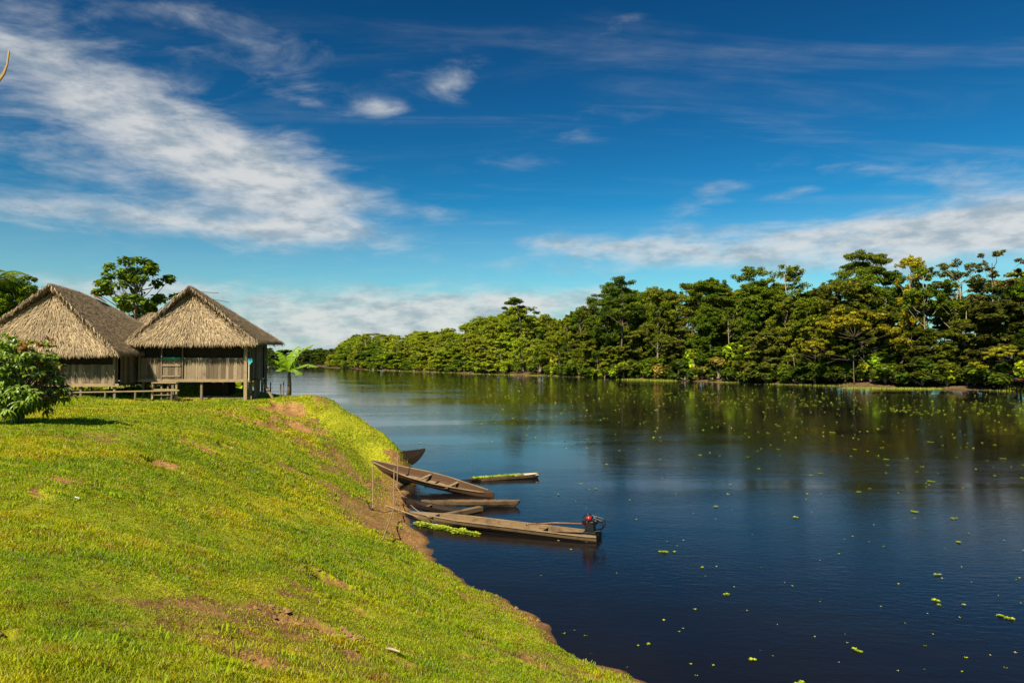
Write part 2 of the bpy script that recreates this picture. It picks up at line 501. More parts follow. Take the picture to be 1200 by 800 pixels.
m, t, out = new_mat('earth_and_turf')
g = t.n('ShaderNodeNewGeometry'); pos = g.outputs['Position']
at_ = t.n('ShaderNodeAttribute', attribute_name='soil')
nzf = t.noise(pos, 9, 6, .7); nzm = t.noise(pos, 1.1, 5, .6); nzc = t.noise(pos, 38, 3, .7)
turf = t.mix(t.ramp(nzm, .36, .66), (.20, .215, .007), (.31, .31, .012))
turf = t.mix(t.ramp(nzf, .42, .7, 0, .6), turf, (.085, .062, .022))
dirt = t.mix(t.ramp(nzm, .38, .62), (.31, .165, .058), (.20, .098, .034))
dirt = t.mix(t.ramp(nzf, .42, .66, 0, .85), dirt, (.11, .06, .026))
dirt = t.mix(t.ramp(nzc, .5, .75, 0, .5), dirt, (.42, .30, .16))
sm = t.ramp(t.m('ADD', at_.outputs['Fac'], t.m('MULTIPLY', t.m('SUBTRACT', nzf, .5), .9)), .22, .52)
col = t.mix(sm, turf, dirt)
sep = t.n('ShaderNodeSeparateXYZ'); t.link(pos, sep.inputs[0])
col = t.mix(t.ramp(sep.outputs[1], 70, 90), col, t.mix(t.ramp(nzm, .4, .6), (.07, .05, .028), (.13, .075, .035)))
wet = t.ramp(sep.outputs[2], .10, .01)
col = t.mix(t.m('MULTIPLY', wet, .75), col, (.075, .045, .024))
principled(t, out, col, .95, bump(t, t.m('ADD', nzf, t.m('MULTIPLY', nzc, .4)), .7, .05), .12)
ground = arrays_obj('ground', np.stack([GX.ravel(), GY.ravel(), GZ], 1), Fq, m, smooth=True)
att = ground.data.attributes.new('soil', 'FLOAT', 'POINT'); att.data.foreach_set('value', SO.astype(np.float32))
tag(ground, 'grassy river bank sloping to the water with bare red earth', kind='structure')

# water
m, t, out = new_mat('river_water')
g = t.n('ShaderNodeNewGeometry'); pos = g.outputs['Position']
w1 = t.noise(t.mapping(pos, (1.0, 2.2, 1), (0, 0, R(12))), 2.4, 4, .6, .3)
w2 = t.noise(t.mapping(pos, (1.0, 1.7, 1), (0, 0, R(-18))), 7.5, 3, .6)
w3 = t.noise(t.mapping(pos, (1, 2.0, 1)), .33, 3, .6)
rough_patch = t.ramp(t.noise(t.mapping(pos, (.5, 1.4, 1), (0, 0, R(8))), .05, 4, .6, .5), .40, .62, .25, 1.0)
hgt = t.m('ADD', t.m('ADD', w1, t.m('MULTIPLY', w2, .35)), t.m('MULTIPLY', w3, 1.2))
hgt = t.m('MULTIPLY', hgt, rough_patch)
deep = t.mix(t.ramp(t.noise(pos, .2, 3), .3, .7), (.004, .004, .006), (.006, .005, .005))
pw = principled(t, out, deep, .02, bump(t, hgt, .11, .09), .5)
pw.inputs['IOR'].default_value = 1.22
mbw = MB()
wx_ = [-5200, -600, -60, 60, 600, 5200]; wy_ = [-900, -60, 60, 600, 6500]
for i in range(5):
    for j in range(4):
        mbw.add([(wx_[i], wy_[j], 0), (wx_[i + 1], wy_[j], 0), (wx_[i + 1], wy_[j + 1], 0), (wx_[i], wy_[j + 1], 0)], [(0, 1, 2, 3)])
water = mbw.build('river', m)
tag(water, 'dark still river water reflecting sky and trees', kind='structure')

# ------------------------------------------------------------------ materials of plants and things
M_grass = leaf_mat('grass_blades', (.19, .235, .003), (.60, .57, .012), (.62, .46, .14), .12, trans=.45, gloss=.05, nscale=.9)  # wide random range; the darker blades stand in for shadow among them
M_tuft = leaf_mat('tuft_blades', (.17, .27, .008), (.28, .36, .012), trans=.35, gloss=.05)
M_forest = leaf_mat('forest_leaves', (.80, .88, .52), (2.15, 2.0, .95), (3.4, 3.0, 1.0), .15, trans=.42, use_obj=True, gloss=.10)
M_bush = leaf_mat('bush_leaves', (.09, .17, .006), (.24, .36, .012), trans=.38, gloss=.16)
M_newleaf = leaf_mat('young_red_leaves', (.28, .10, .025), (.22, .13, .03), trans=.35, gloss=.12)
M_banana = leaf_mat('banana_leaf', (.13, .26, .01), (.22, .33, .014), trans=.4, gloss=.12)
M_lettuce = leaf_mat('water_lettuce_leaf', (.16, .25, .010), (.38, .44, .025), (.46, .40, .08), .15, trans=.25, gloss=.08)
M_bank_grass = leaf_mat('bank_grass_leaf', (.20, .26, .02), (.34, .36, .04), (.36, .28, .10), .12, trans=.3, gloss=.05)
M_bark = wood_mat('pale_bark', (.34, .29, .20), (.22, .18, .12), (.10, .085, .06), 'Z', .9, .5, .5)
M_bark_dark = wood_mat('dark_bark', (.16, .12, .08), (.11, .085, .055), (.03, .025, .02), 'Z', .9, .5)

# ------------------------------------------------------------------ forest trees (kinds), crown of leaves and trunk with limbs
def leaf_quads(rng, C, N, size, aspect=.55):
    """rhombic leaves at C facing N"""
    n = len(C)
    a = rng.normal(size=(n, 3)); U = np.cross(N, a); U /= np.linalg.norm(U, axis=1)[:, None] + 1e-9
    Vv = np.cross(N, U); s = size[:, None]
    q = np.stack([C - U * s, C - Vv * s * aspect + N * s * .12, C + U * s, C + Vv * s * aspect + N * s * .12], 1)
    return q.reshape(-1, 3)
def unit(a): return a / (np.linalg.norm(a, axis=1)[:, None] + 1e-9)

def forest_tree(kind, seed, H):
    rng = np.random.RandomState(seed); r = random.Random(seed)
    mb = MB()
    lean = r.uniform(-.05, .05) * H, r.uniform(-.05, .05) * H
    tr = {'round': .0080, 'flat': .0085, 'tall': .0070, 'bushy': .006, 'feather': .0065, 'sparse': .007, 'slim': .0075}[kind] * H
    def tp(f):
        return Vector((lean[0] * f * f + math.sin(f * 5 + seed) * .01 * H, lean[1] * f * f, H * f))
    top = {'round': .8, 'flat': .88, 'tall': .92, 'bushy': .8, 'feather': .6, 'sparse': .93, 'slim': .93}[kind]
    fs = [0, .12, .3, .5, .7, 1.0]
    mb.tube([tp(f * top) for f in fs], [tr * (1.25 - .95 * f) for f in fs], 6)
    lobes = []
    def lobe(x, y, z, rad, flat): lobes.append((np.array([x, y, z]), rad, flat))
    if kind == 'round':
        for i in range(50):
            a = r.uniform(0, 6.28); q = r.random() ** .5; zf = r.uniform(.22, .98)
            rr = H * .21 * math.sin(min(1, (1.04 - zf) / .30) * 1.57) * q
            lobe(math.cos(a) * rr + lean[0] * zf, math.sin(a) * rr + lean[1] * zf, H * (zf - .02), H * r.uniform(.045, .085), .8)
    elif kind == 'flat':
        for i in range(24):
            a = r.uniform(0, 6.28); zf = r.choice([.62, .72, .80, .87, .93, .97]) + r.uniform(-.02, .02)
            rr = H * {0: .20, 1: .27, 2: .22}[min(2, int((zf - .55) / .14))] * r.random() ** .5 * (1.1 if zf < .9 else .65)
            lobe(math.cos(a) * rr + lean[0], math.sin(a) * rr + lean[1], H * zf, H * r.uniform(.055, .10), .26)
    elif kind == 'tall':
        for i in range(36):
            a = r.uniform(0, 6.28); zf = r.uniform(.34, .985)
            rr = H * .15 * r.random() ** .5 * (1.15 - .55 * max(0, zf - .7) / .3)
            lobe(math.cos(a) * rr + lean[0] * zf, math.sin(a) * rr + lean[1] * zf, H * zf, H * r.uniform(.04, .07), .8)
    elif kind == 'slim':
        for i in range(24):
            a = r.uniform(0, 6.28); zf = r.uniform(.62, .985)
            rr = H * .16 * r.random() ** .5 * (1.1 - .4 * max(0, zf - .8) / .2)
            lobe(math.cos(a) * rr + lean[0] * zf, math.sin(a) * rr + lean[1] * zf, H * zf, H * r.uniform(.03, .06), .7)
    elif kind == 'bushy':
        for i in range(42):
            a = r.uniform(0, 6.28); zf = r.uniform(.06, .97)
            rr = H * .30 * r.random() ** .5 * (1 - .55 * zf)
            lobe(math.cos(a) * rr + lean[0] * zf, math.sin(a) * rr + lean[1] * zf, H * zf, H * r.uniform(.06, .10), .7)
    elif kind == 'feather':
        for i in range(34):
            a = r.uniform(0, 6.28); q = r.random() ** .5
            zf = .95 - .42 * q * q + r.uniform(-.12, .02)
            lobe(math.cos(a) * H * .62 * q, math.sin(a) * H * .62 * q, H * zf, H * r.uniform(.08, .13), .28)
    elif kind == 'sparse':
        for i in range(26):
            a = r.uniform(0, 6.28); zf = r.uniform(.5, .99)
            rr = H * .19 * r.random() ** .5
            lobe(math.cos(a) * rr, math.sin(a) * rr, H * zf, H * r.uniform(.028, .055), .6)
    nl = {'round': 480, 'flat': 560, 'tall': 450, 'bushy': 420, 'feather': 520, 'sparse': 300, 'slim': 330}[kind]
    ls = {'round': .22, 'flat': .19, 'tall': .21, 'bushy': .23, 'feather': .17, 'sparse': .23, 'slim': .21}[kind]
    Cs, Ns, Ss = [], [], []
    for k, (c, rad, flat) in enumerate(lobes):
        # limb
        f0 = max(.12, min(top, c[2] / H - r.uniform(.10, .2)))
        a_ = tp(f0); b_ = Vector(c); mid = (a_ + b_) / 2 + Vector((r.uniform(-.3, .3), r.uniform(-.3, .3), r.uniform(-.5, .1)))
        if k % 2 == 0 or kind in ('sparse', 'feather'):
            mb.tube([a_, mid, b_], [tr * .42, tr * .28, tr * .12], 5, False)
        n = int(nl * r.uniform(.6, 1.4) * (rad / (H * .06)) ** .9)
        # secondary clumps within the lobe make it uneven
        ns_ = 7
        sub = unit(rng.normal(size=(ns_, 3))) * rng.uniform(.35, .95, (ns_, 1)) * rad * np.array([1, 1, flat])
        pick = rng.randint(0, ns_, n)
        d = unit(rng.normal(size=(n, 3)) + np.array([0, 0, .35]))
        p = c + sub[pick] + d * rad * .48 * rng.uniform(.35, 1.0, (n, 1)) * np.array([1, 1, max(flat, .5)])
        nn_ = unit(d * .8 + np.array([0, 0, .55]) + rng.normal(size=(n, 3)) * .5)
        Cs.append(p); Ns.append(nn_); Ss.append(ls * rng.uniform(.6, 1.35, n))
    C = np.concatenate(Cs); N = np.concatenate(Ns); S = np.concatenate(Ss)
    root = empty('forest_tree'); bark = M_bark if kind in ('tall', 'slim', 'sparse') else M_bark_dark
    q = leaf_quads(rng, C, N, S)
    arrays_obj('crown', q, np.arange(len(q)).reshape(-1, 4), M_forest, root)
    mb.build('trunk', bark, root, True)
    root['H'] = float(H)
    return root

ORD = ['first', 'second', 'third', 'fourth', 'fifth', 'sixth', 'seventh', 'eighth', 'ninth', 'tenth', 'eleventh', 'twelfth', 'thirteenth', 'fourteenth', 'fifteenth', 'sixteenth', 'seventeenth', 'eighteenth', 'nineteenth', 'twentieth']
ORD += ['twenty-' + o for o in ORD[:9]] + ['thirtieth'] + ['thirty-' + o for o in ORD[:9]] + ['fortieth'] + ['forty-' + o for o in ORD[:9]] + ['fiftieth'] + ['fifty-' + o for o in ORD[:9]] + ['sixtieth'] + ['sixty-' + o for o in ORD[:9]]
PROTO = {}
for kd, seeds, H in (('round', (1, 2, 3, 4), 24), ('flat', (5, 6, 7), 28), ('tall', (8, 9, 10, 18), 26), ('bushy', (11, 12, 13), 12), ('slim', (21, 22, 23), 22), ('feather', (14, 15), 12), ('sparse', (16, 17), 26)):
    PROTO[kd] = [forest_tree(kd, s, H) for s in seeds]
used = set()
def plant(proto, x, y, H, color, label, group, wide=1.0, name=None, cat='tree'):
    if proto.name not in used:
        used.add(proto.name); o = proto
    else:
        o = copy_tree(proto)
    s = H / proto['H']
    o.location = (x, y, max(hz(x, y), 0) - .15)
    o.rotation_euler = (0, 0, rf.uniform(0, 6.28))
    o.scale = (s * wide, s * wide, s)
    for ch in o.children:
        if ch.name.startswith('crown'): ch.color = (*color, 1)
    if name: o.name = name
    tag(o, label, cat, group)
    return o
rf = random.Random(21)
SKYL = [(330, 405), (372, 404), (395, 403), (410, 395), (440, 391), (470, 390), (500, 386), (540, 385), (562, 371), (590, 366), (612, 350), (640, 366), (670, 360), (700, 350), (720, 326), (745, 323), (770, 336),
        (800, 331), (830, 325), (850, 338), (880, 313), (920, 311), (945, 324), (975, 331), (1000, 302), (1030, 304), (1062, 304), (1085, 303), (1100, 316), (1130, 310), (1160, 300), (1180, 297), (1200, 300), (1400, 290)]
def skyline(px): return float(np.interp(px, [a for a, b in SKYL], [b for a, b in SKYL]))
GREENS = [((.060, .090, .012), 'mid green'), ((.090, .120, .014), 'light green'), ((.040, .070, .012), 'dark green'), ((.105, .125, .018), 'yellow green'), ((.075, .085, .022), 'olive green'), ((.050, .085, .010), 'deep green')]
def walk(poly, off, spacing, jit, start=0.0):
    """points along a polyline, off metres inland"""
    out_ = []; carry = start
    for (x0, y0), (x1, y1) in zip(poly[:-1], poly[1:]):
        L = math.hypot(x1 - x0, y1 - y0); dx, dy = (x1 - x0) / L, (y1 - y0) / L
        s = carry
        while s < L:
            o = off + rf.uniform(-jit, jit)
            out_.append((x0 + dx * s + dy * o + rf.uniform(-jit, jit) * .5, y0 + dy * s - dx * o))
            sp = spacing * (1 + max(0, (y0 + dy * s) - 240) / 330)
            s += sp * rf.uniform(.8, 1.25)
        carry = s - L
    return out_
FARV = [(165, 45), (122, 106), (100, 133), (80, 160), (50, 200), (13, 267), (-24, 320), (-87, 436), (-150, 560), (-188, 700)]
ROWS = [(3.5, 6.0, 1.0, 'waterline', (.25, .50), ('bushy', 'bushy', 'round', 'slim')), (9, 7.0, 1.5, 'second', (.42, .80), ('tall', 'round', 'bushy', 'slim', 'round')),
        (15, 7.6, 2.0, 'third', (.66, .97), ('round', 'tall', 'round', 'flat', 'round', 'slim')), (23, 8.2, 2.5, 'fourth', (.80, 1.02), ('round', 'tall', 'round', 'flat', 'round')), (32, 8.0, 3, 'rearmost', (.70, .90), ('bushy', 'round', 'bushy'))]
KW = {'round': 'round-crowned', 'flat': 'layered flat-crowned', 'tall': 'slender', 'bushy': 'bushy low', 'feather': 'feathery', 'sparse': 'thin-leaved', 'slim': 'pale-stemmed'}
LAND = [(0, 'the far river bend'), (440, 'the first grass fringe'), (566, 'the small topknot tree'), (611, 'the umbrella crowned tree'), (670, 'the dip in the skyline'), (728, 'the tall layered tree'), (771, 'the pale bare trunk'),
        (832, 'the high dark round crown'), (882, 'the two ragged tops'), (925, 'the broad full crown'), (1000, 'the olive crown'), (1064, 'the yellow topmost crown'), (1130, 'the grey-twigged tree'), (1180, 'the brownish thin tree')]
def landmark(px): return [n_ for p_, n_ in LAND if p_ <= px][-1]
count = {}
for off, sp, jit, rname, hr, kinds in ROWS:
    for (x, y) in walk(FARV, off, sp, jit, 1.0):
        px = 600 + 800 * x / y
        if px > 1290 or px < 335: continue
        kd = rf.choice(kinds)
        if px > 1090 and rf.random() < .35 and rname in ('third', 'fourth', 'rearmost'): kd = 'sparse'
        if rname == 'waterline' and y > 300: kd = 'bushy'
        sk = skyline(px)
        Hs = CAM_H + (422 - sk) / 800 * y - (2 if px > 620 else .2)
        u = rf.uniform(*hr); H = Hs * u
        if kd == 'bushy' and rname != 'rearmost': H = min(H, 17)
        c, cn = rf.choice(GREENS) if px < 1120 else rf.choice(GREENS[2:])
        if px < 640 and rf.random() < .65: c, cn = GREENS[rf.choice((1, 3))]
        kb = (1.6 if px < 640 else 1.0) * (.55 if px > 980 and rname in ('waterline', 'second') else 1.0) * rf.uniform(.75, 1.2)  # front rows at the right: leaf colour darkened to stand for forest-foot shade
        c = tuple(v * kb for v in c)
        ln_ = landmark(px); k = count.get((rname, ln_), 0); count[(rname, ln_)] = k + 1
        wide = {'bushy': 1.3, 'round': 1.15, 'flat': 1.1, 'tall': 1.1}.get(kd, 1.0) * rf.uniform(.9, 1.2) * (1.15 if y > 300 else 1) * max(1, 17 / max(H, 9)) ** .5
        lab = f'{cn} {KW[kd]} tree, {ORD[k]} in the {rname} row past {ln_}'
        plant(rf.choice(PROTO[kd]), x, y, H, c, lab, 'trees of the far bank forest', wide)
# trees that stand out
def far_at(px, Y): return ((px - 600) / 800 * Y, Y)
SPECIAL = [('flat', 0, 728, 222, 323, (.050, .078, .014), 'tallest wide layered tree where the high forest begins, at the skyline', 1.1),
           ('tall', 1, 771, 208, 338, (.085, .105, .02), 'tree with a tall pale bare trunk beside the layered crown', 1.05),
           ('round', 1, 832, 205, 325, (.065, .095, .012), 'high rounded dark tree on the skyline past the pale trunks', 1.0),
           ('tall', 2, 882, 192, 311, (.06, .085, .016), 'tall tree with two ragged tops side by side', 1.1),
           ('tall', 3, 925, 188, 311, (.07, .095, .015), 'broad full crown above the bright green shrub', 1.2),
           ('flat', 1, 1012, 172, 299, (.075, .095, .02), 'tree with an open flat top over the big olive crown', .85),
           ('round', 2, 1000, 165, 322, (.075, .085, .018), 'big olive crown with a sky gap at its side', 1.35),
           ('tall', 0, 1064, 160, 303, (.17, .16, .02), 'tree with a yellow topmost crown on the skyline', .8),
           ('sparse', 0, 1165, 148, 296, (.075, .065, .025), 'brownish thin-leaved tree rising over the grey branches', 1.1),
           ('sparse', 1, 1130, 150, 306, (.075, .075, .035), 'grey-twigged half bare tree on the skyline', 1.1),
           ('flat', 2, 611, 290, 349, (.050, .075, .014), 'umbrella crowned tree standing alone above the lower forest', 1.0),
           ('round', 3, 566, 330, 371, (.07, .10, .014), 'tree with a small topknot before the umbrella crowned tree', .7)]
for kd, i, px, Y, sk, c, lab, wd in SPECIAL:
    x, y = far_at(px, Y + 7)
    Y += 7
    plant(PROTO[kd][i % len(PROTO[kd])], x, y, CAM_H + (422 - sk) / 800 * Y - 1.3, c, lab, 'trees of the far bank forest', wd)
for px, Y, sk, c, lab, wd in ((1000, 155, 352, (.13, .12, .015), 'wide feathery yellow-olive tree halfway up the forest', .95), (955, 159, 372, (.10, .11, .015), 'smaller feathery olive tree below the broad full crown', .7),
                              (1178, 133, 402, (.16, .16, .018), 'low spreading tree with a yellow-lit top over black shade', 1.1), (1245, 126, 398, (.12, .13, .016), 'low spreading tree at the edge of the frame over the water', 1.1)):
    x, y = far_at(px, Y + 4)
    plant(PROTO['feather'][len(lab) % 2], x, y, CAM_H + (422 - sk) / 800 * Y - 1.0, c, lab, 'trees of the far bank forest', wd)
# distant trees round the river bend
k = 0
for off, rowname in ((5, 'front'), (14, 'middle'), (24, 'rear')):
    for (x, y) in walk([(-188, 700), (-260, 780), (-420, 820)], off, 5.2, 2, 4):
        plant(rf.choice(PROTO['bushy']), x, y, rf.uniform(14, 19) * {'front': .7, 'middle': .9, 'rear': 1.05}[rowname], (.05, .075, .02), f'tiny distant dark tree, {ORD[k % 60]} in the {rowname} line round the river bend', 'distant trees round the bend', 1.9)
        k += 1

# shrubs and reeds at the foot of the forest
def shrub(seed, mat=M_forest, name='shrub'):
    rng = np.random.RandomState(seed); r = random.Random(seed); mb = MB(); C = []; N = []
    for i in range(9):
        a = r.uniform(0, 6.28); rr = r.uniform(.2, 1.3); z = r.uniform(.7, 2.2)
        c = np.array([math.cos(a) * rr, math.sin(a) * rr, z])
        mb.tube([(0, 0, 0), (c[0] * .5, c[1] * .5, z * .6), c], [.06, .04, .015], 4, False)
        n = 130; d = unit(rng.normal(size=(n, 3)) + np.array([0, 0, .3]))
        C.append(c + d * .65 * rng.uniform(.3, 1, (n, 1))); N.append(unit(d + np.array([0, 0, .5]) + rng.normal(size=(n, 3)) * .4))
    C = np.concatenate(C); N = np.concatenate(N)
    root = empty(name); q = leaf_quads(rng, C, N, .2 * rng.uniform(.6, 1.3, len(C)))
    arrays_obj('crown', q, np.arange(len(q)).reshape(-1, 4), mat, root)
    mb.build('stem', M_bark, root); root['H'] = 2.7
    return root
SHR = [shrub(40 + i) for i in range(4)]
for (x, y) in walk(FARV, 1.8, 4.6, 1.2, 2):
    px = 600 + 800 * x / y
    if px > 1280 or px < 380: continue
    bright = rf.random() < .35
    c, cn = rf.choice((((.15, .20, .018), 'bright green'), ((.13, .14, .02), 'yellow green'), ((.16, .13, .045), 'brownish dry'))) if bright else rf.choice((((.06, .09, .012), 'mid green'), ((.035, .06, .01), 'dark green')))
    ln_ = landmark(px); k = count.get(('shrub', ln_), 0); count[('shrub', ln_)] = k + 1
    plant(rf.choice(SHR), x, y, rf.uniform(2.6, 6.5), c, f'{cn} shrub at the water, {ORD[k]} past {ln_}', 'shrubs at the far waterline', rf.uniform(1.0, 1.6), cat='shrub')
for (x, y) in walk([(165, 45), (122, 106), (100, 133), (80, 160), (50, 200), (13, 267)], 1.4, 4.2, .8, 3):
    px = 600 + 800 * x / y
    if px > 1260 or px < 640: continue
    ln_ = landmark(px); k = count.get(('dark', ln_), 0); count[('dark', ln_)] = k + 1
    plant(rf.choice(SHR), x, y, rf.uniform(2.2, 5.0), rf.choice(((.03, .05, .01), (.04, .06, .01), (.05, .075, .012))), f'shaded shrub hanging over the bank foot, {ORD[k]} past {ln_}', 'shaded shrubs under the forest', rf.uniform(1.5, 2.0), cat='shrub')  # dark leaf colours paint in the shade below the forest
for px, py, H, c, lab in ((815, 440, 9, (.17, .24, .02), 'bright light green shrub against the darkest trees'), (880, 442, 11, (.13, .19, .015), 'tall bright green shrub under the broad full crown'), (650, 436, 8, (.16, .17, .03), 'yellowish shrub above a red earth bank'), (1040, 448, 7, (.10, .17, .015), 'rounded fresh green shrub hanging over the black water')):
    x, y, z = ray_ground(px, py + 2)
    plant(SHR[len(lab) % 4], x + .5, y + 5, H, c, lab, 'shrubs at the far waterline', 1.0, cat='shrub')

# bright grass along the far waterline, separate patches
def grass_patch(name, pts, n, h, mat, label, seed, up=.35):
    rng = np.random.RandomState(seed)
    pts = np.array(pts); k = rng.randint(0, len(pts), n)
    x = pts[k, 0] + rng.normal(size=n) * pts[k, 2]; y = pts[k, 1] + rng.normal(size=n) * pts[k, 2] * .5
    z = np.maximum(height(x, y), 0)
    a = rng.uniform(0, 6.28, n); hh = h * rng.uniform(.5, 1.3, n); w = hh * .16
    tip = np.stack([x + np.cos(a) * hh * up, y + np.sin(a) * hh * up, z + hh], 1)
    b1 = np.stack([x - np.sin(a) * w, y + np.cos(a) * w, z - .05], 1); b2 = np.stack([x + np.sin(a) * w, y - np.cos(a) * w, z - .05], 1)
    V = np.stack([b1, b2, tip], 1).reshape(-1, 3)
    o = arrays_obj(name, V, np.arange(len(V)).reshape(-1, 3), mat)
    return tag(o, label, 'grass', kind='stuff')
def bankline(px0, px1, py0, py1, n, s, dz=0):
    out_ = []
    for q in range(n):
        f = q / max(1, n - 1); x, y, z = ray_ground(px0 + (px1 - px0) * f, py0 + (py1 - py0) * f); out_.append((x, y, s))
    return out_
for px0, px1, py0, py1, nn_, h, lab in ((735, 785, 444.5, 446, 1500, .8, 'bright reed grass floating at the waterline below the layered tree'), (838, 866, 447.5, 448, 500, .5, 'small bright grass patch on the water below the bright shrub'),
                                   (1000, 1095, 454.5, 455.5, 2200, .6, 'long bright floating grass mat before the black undergrowth'), (430, 560, 433.2, 437.6, 2200, 1.0, 'pale green reed fringe along the distant bank'),
                                   (560, 690, 438, 441.5, 2600, .8, 'yellow green grass fringe below the lit lower forest'), (1170, 1195, 456.8, 457, 300, .5, 'small grass patch at the waterline under the spreading tree'), (905, 990, 450, 452.3, 700, .6, 'grass strip under the brown earth bank')):
    grass_patch('bank_grass', bankline(px0, px1, py0, py1, 14, 1.6), int(nn_ * (.4 if px0 < 700 else .7)), h * .5, M_bank_grass, lab, int(px0))

# ------------------------------------------------------------------ water lettuce and other floating plants
def lettuce(seed, nros):
    rng = random.Random(seed); mb = MB()
    for _ in range(nros):
        ox, oy = (0, 0) if _ == 0 else (rng.uniform(-.38, .38), rng.uniform(-.26, .26))
        s = rng.uniform(.7, 1.1)
        for kk in range(9):
            a = kk * 2.4 + rng.uniform(-.2, .2); L = (.17 - .006 * kk) * s; lift = .25 + .09 * kk; w = .06 * s
            c, sn = math.cos(a), math.sin(a)
            def p(u, v, z): return (ox + c * u - sn * v, oy + sn * u + c * v, z)
            z1 = L * lift * .6; z2 = L * lift
            mb.add([p(.01, 0, .01), p(L * .6, -w, z1 + .015), p(L, -w * .5, z2), p(L, w * .5, z2), p(L * .6, w, z1 + .015), p(L * .6, 0, z1 - .005)],
                   [(0, 1, 5), (1, 2, 5), (2, 3, 5), (3, 4, 5), (4, 0, 5)])
    return mb.build('water_lettuce', M_lettuce)
LET = [lettuce(i, n) for i, n in enumerate((1, 1, 2, 3, 5, 7))]
LETN = ['single rosette of water lettuce', 'single rosette of water lettuce', 'twin rosettes of water lettuce', 'small three-part clump of water lettuce', 'wide clump of water lettuce', 'broad raft of water lettuce']
usedl = set()
def put_lettuce(px, py, kind, scale, label):
    Y = 4800 / (py - 422); X = (px - 600) / 800 * Y
    if float(height(np.array([X]), np.array([Y]), False)[0]) > -.05: return
    src = LET[kind]
    if kind not in usedl: usedl.add(kind); o = src
    else: o = src.copy(); COL.objects.link(o)
    scale *= .55 if Y > 45 else .42
    o.location = (X, Y, .004); o.rotation_euler = (0, 0, rf.uniform(0, 6.28)); o.scale = (scale,) * 3
    tag(o, label, 'water plant', 'water lettuce adrift on the river')
NAMED = [(772, 645, 3, 1.2, 'just past the outboard motor'), (838, 593, 2, 1.1, 'between the motor and the open river'), (737, 585, 1, 1.0, 'behind the stern of the motor canoe'), (690, 573, 1, .9, 'beyond the weedy raft'),
         (698, 572, 2, .9, 'next to a single rosette beyond the weedy raft'), (929, 605, 2, 1.0, 'alone in mid river'), (961, 554, 3, 1.0, 'in the pale reflection of a sky gap'), (1005, 576, 4, 1.0, 'in the middle of the open river'),
         (1092, 564, 3, 1.3, 'below the yellow crown\'s reflection'), (1068, 599, 4, 1.0, 'upper one of a scattered group'), (1113, 606, 4, 1.0, 'on the blue water beyond the scattered group'), (1120, 634, 2, .9, 'paired with a fleck of leaf'),
         (1196, 644, 3, 1.2, 'cut by the frame edge'), (1097, 671, 3, .9, 'above the trio on dark water'), (1090, 701, 2, 1.0, 'upper of the trio on dark water'), (1095, 706, 1, 1.0, 'lower of the trio on dark water'), (1124, 706, 1, 1.0, 'outermost of the trio on dark water'),
         (1174, 721, 5, .9, 'on the darkest water, brightest in that corner'), (1004, 760, 3, .9, 'low on the dark water'), (935, 795, 3, 1.1, 'at the bottom edge of the frame'), (850, 694, 2, .9, 'lone speck on navy water'), (758, 751, 1, .9, 'near the grassy point'),
         (877, 769, 2, .8, 'small one near the bottom edge'), (821, 663, 0, .7, 'tiny one past the canoe stern'), (789, 645, 0, .8, 'tiny one beside the motor clump'), (980, 647, 1, .7, 'tiny one on the smooth blue water'), (996, 627, 1, .7, 'very small on the blue water'),
         (833, 775, 1, .6, 'small fleck near the bank corner'), (1050, 577, 1, .9, 'small neighbour of the middle clump'), (1018, 572, 2, .8, 'touching the middle clump'), (765, 513, 3, 1.2, 'in the tree reflection'), (819, 533, 2, 1.1, 'under the tall trees\' reflection'),
         (748, 526, 1, 1.2, 'in the rippled water'), (888, 549, 2, 1.1, 'at the edge of the tree reflection'), (995, 534, 3, 1.2, 'at the edge of the dark reflection'), (1039, 538, 3, 1.2, 'beside the bank reflection'), (1170, 537, 3, 1.3, 'in the black reflection near the frame edge'),
         (563, 497, 2, 1.1, 'upper one off the headland'), (583, 503, 2, 1.0, 'in the open water off the headland'), (567, 506, 1, 1.0, 'lower one off the headland'), (545, 533, 1, .8, 'between the headland and the weedy raft'), (553, 543, 1, .8, 'above the weedy raft'), (612, 558, 1, .7, 'touching the weedy raft'),
         (524, 551, 1, .7, 'near the stern of the long plank canoe'), (493, 519, 3, .8, 'behind the beached bow'), (974, 507, 4, 1.3, 'paired in the brown reflection'), (1026, 502, 3, 1.3, 'higher in the brown reflection'), (1091, 518, 3, 1.2, 'low in the brown reflection'), (913, 499, 3, 1.2, 'in the dark reflection of the broad crown')]
for px, py, k_, s_, lab in NAMED:
    put_lettuce(px, py, k_, s_, (LETN[k_] + ' ' + lab)[:110])
BANDS = [(700, 800, 452, 466, 38, 'drifting below the bright reed grass'), (600, 720, 445, 458, 42, 'drifting below the lit lower forest'), (800, 900, 456, 478, 34, 'drifting in front of the bright shrub'),
         (900, 1010, 458, 482, 34, 'drifting below the brown earth bank'), (1010, 1110, 468, 488, 38, 'drifting before the long grass mat'), (1110, 1200, 466, 492, 30, 'drifting before the low spreading tree'), (560, 700, 475, 530, 14, 'far out in the rippled water'), (700, 1200, 495, 560, 24, 'scattered in the tree reflections')]
for x0, x1, y0, y1, n, lab in BANDS:
    for _ in range(n):
        f = rf.random()
        ks = rf.choice((2, 3, 3, 4)); put_lettuce(x0 + (x1 - x0) * f, y0 + (y1 - y0) * (rf.random() * .6 + f * .4), ks, rf.uniform(.8, 1.5) if y1 < 495 else rf.uniform(.5, .9), 'small pale green floating plant ' + lab)

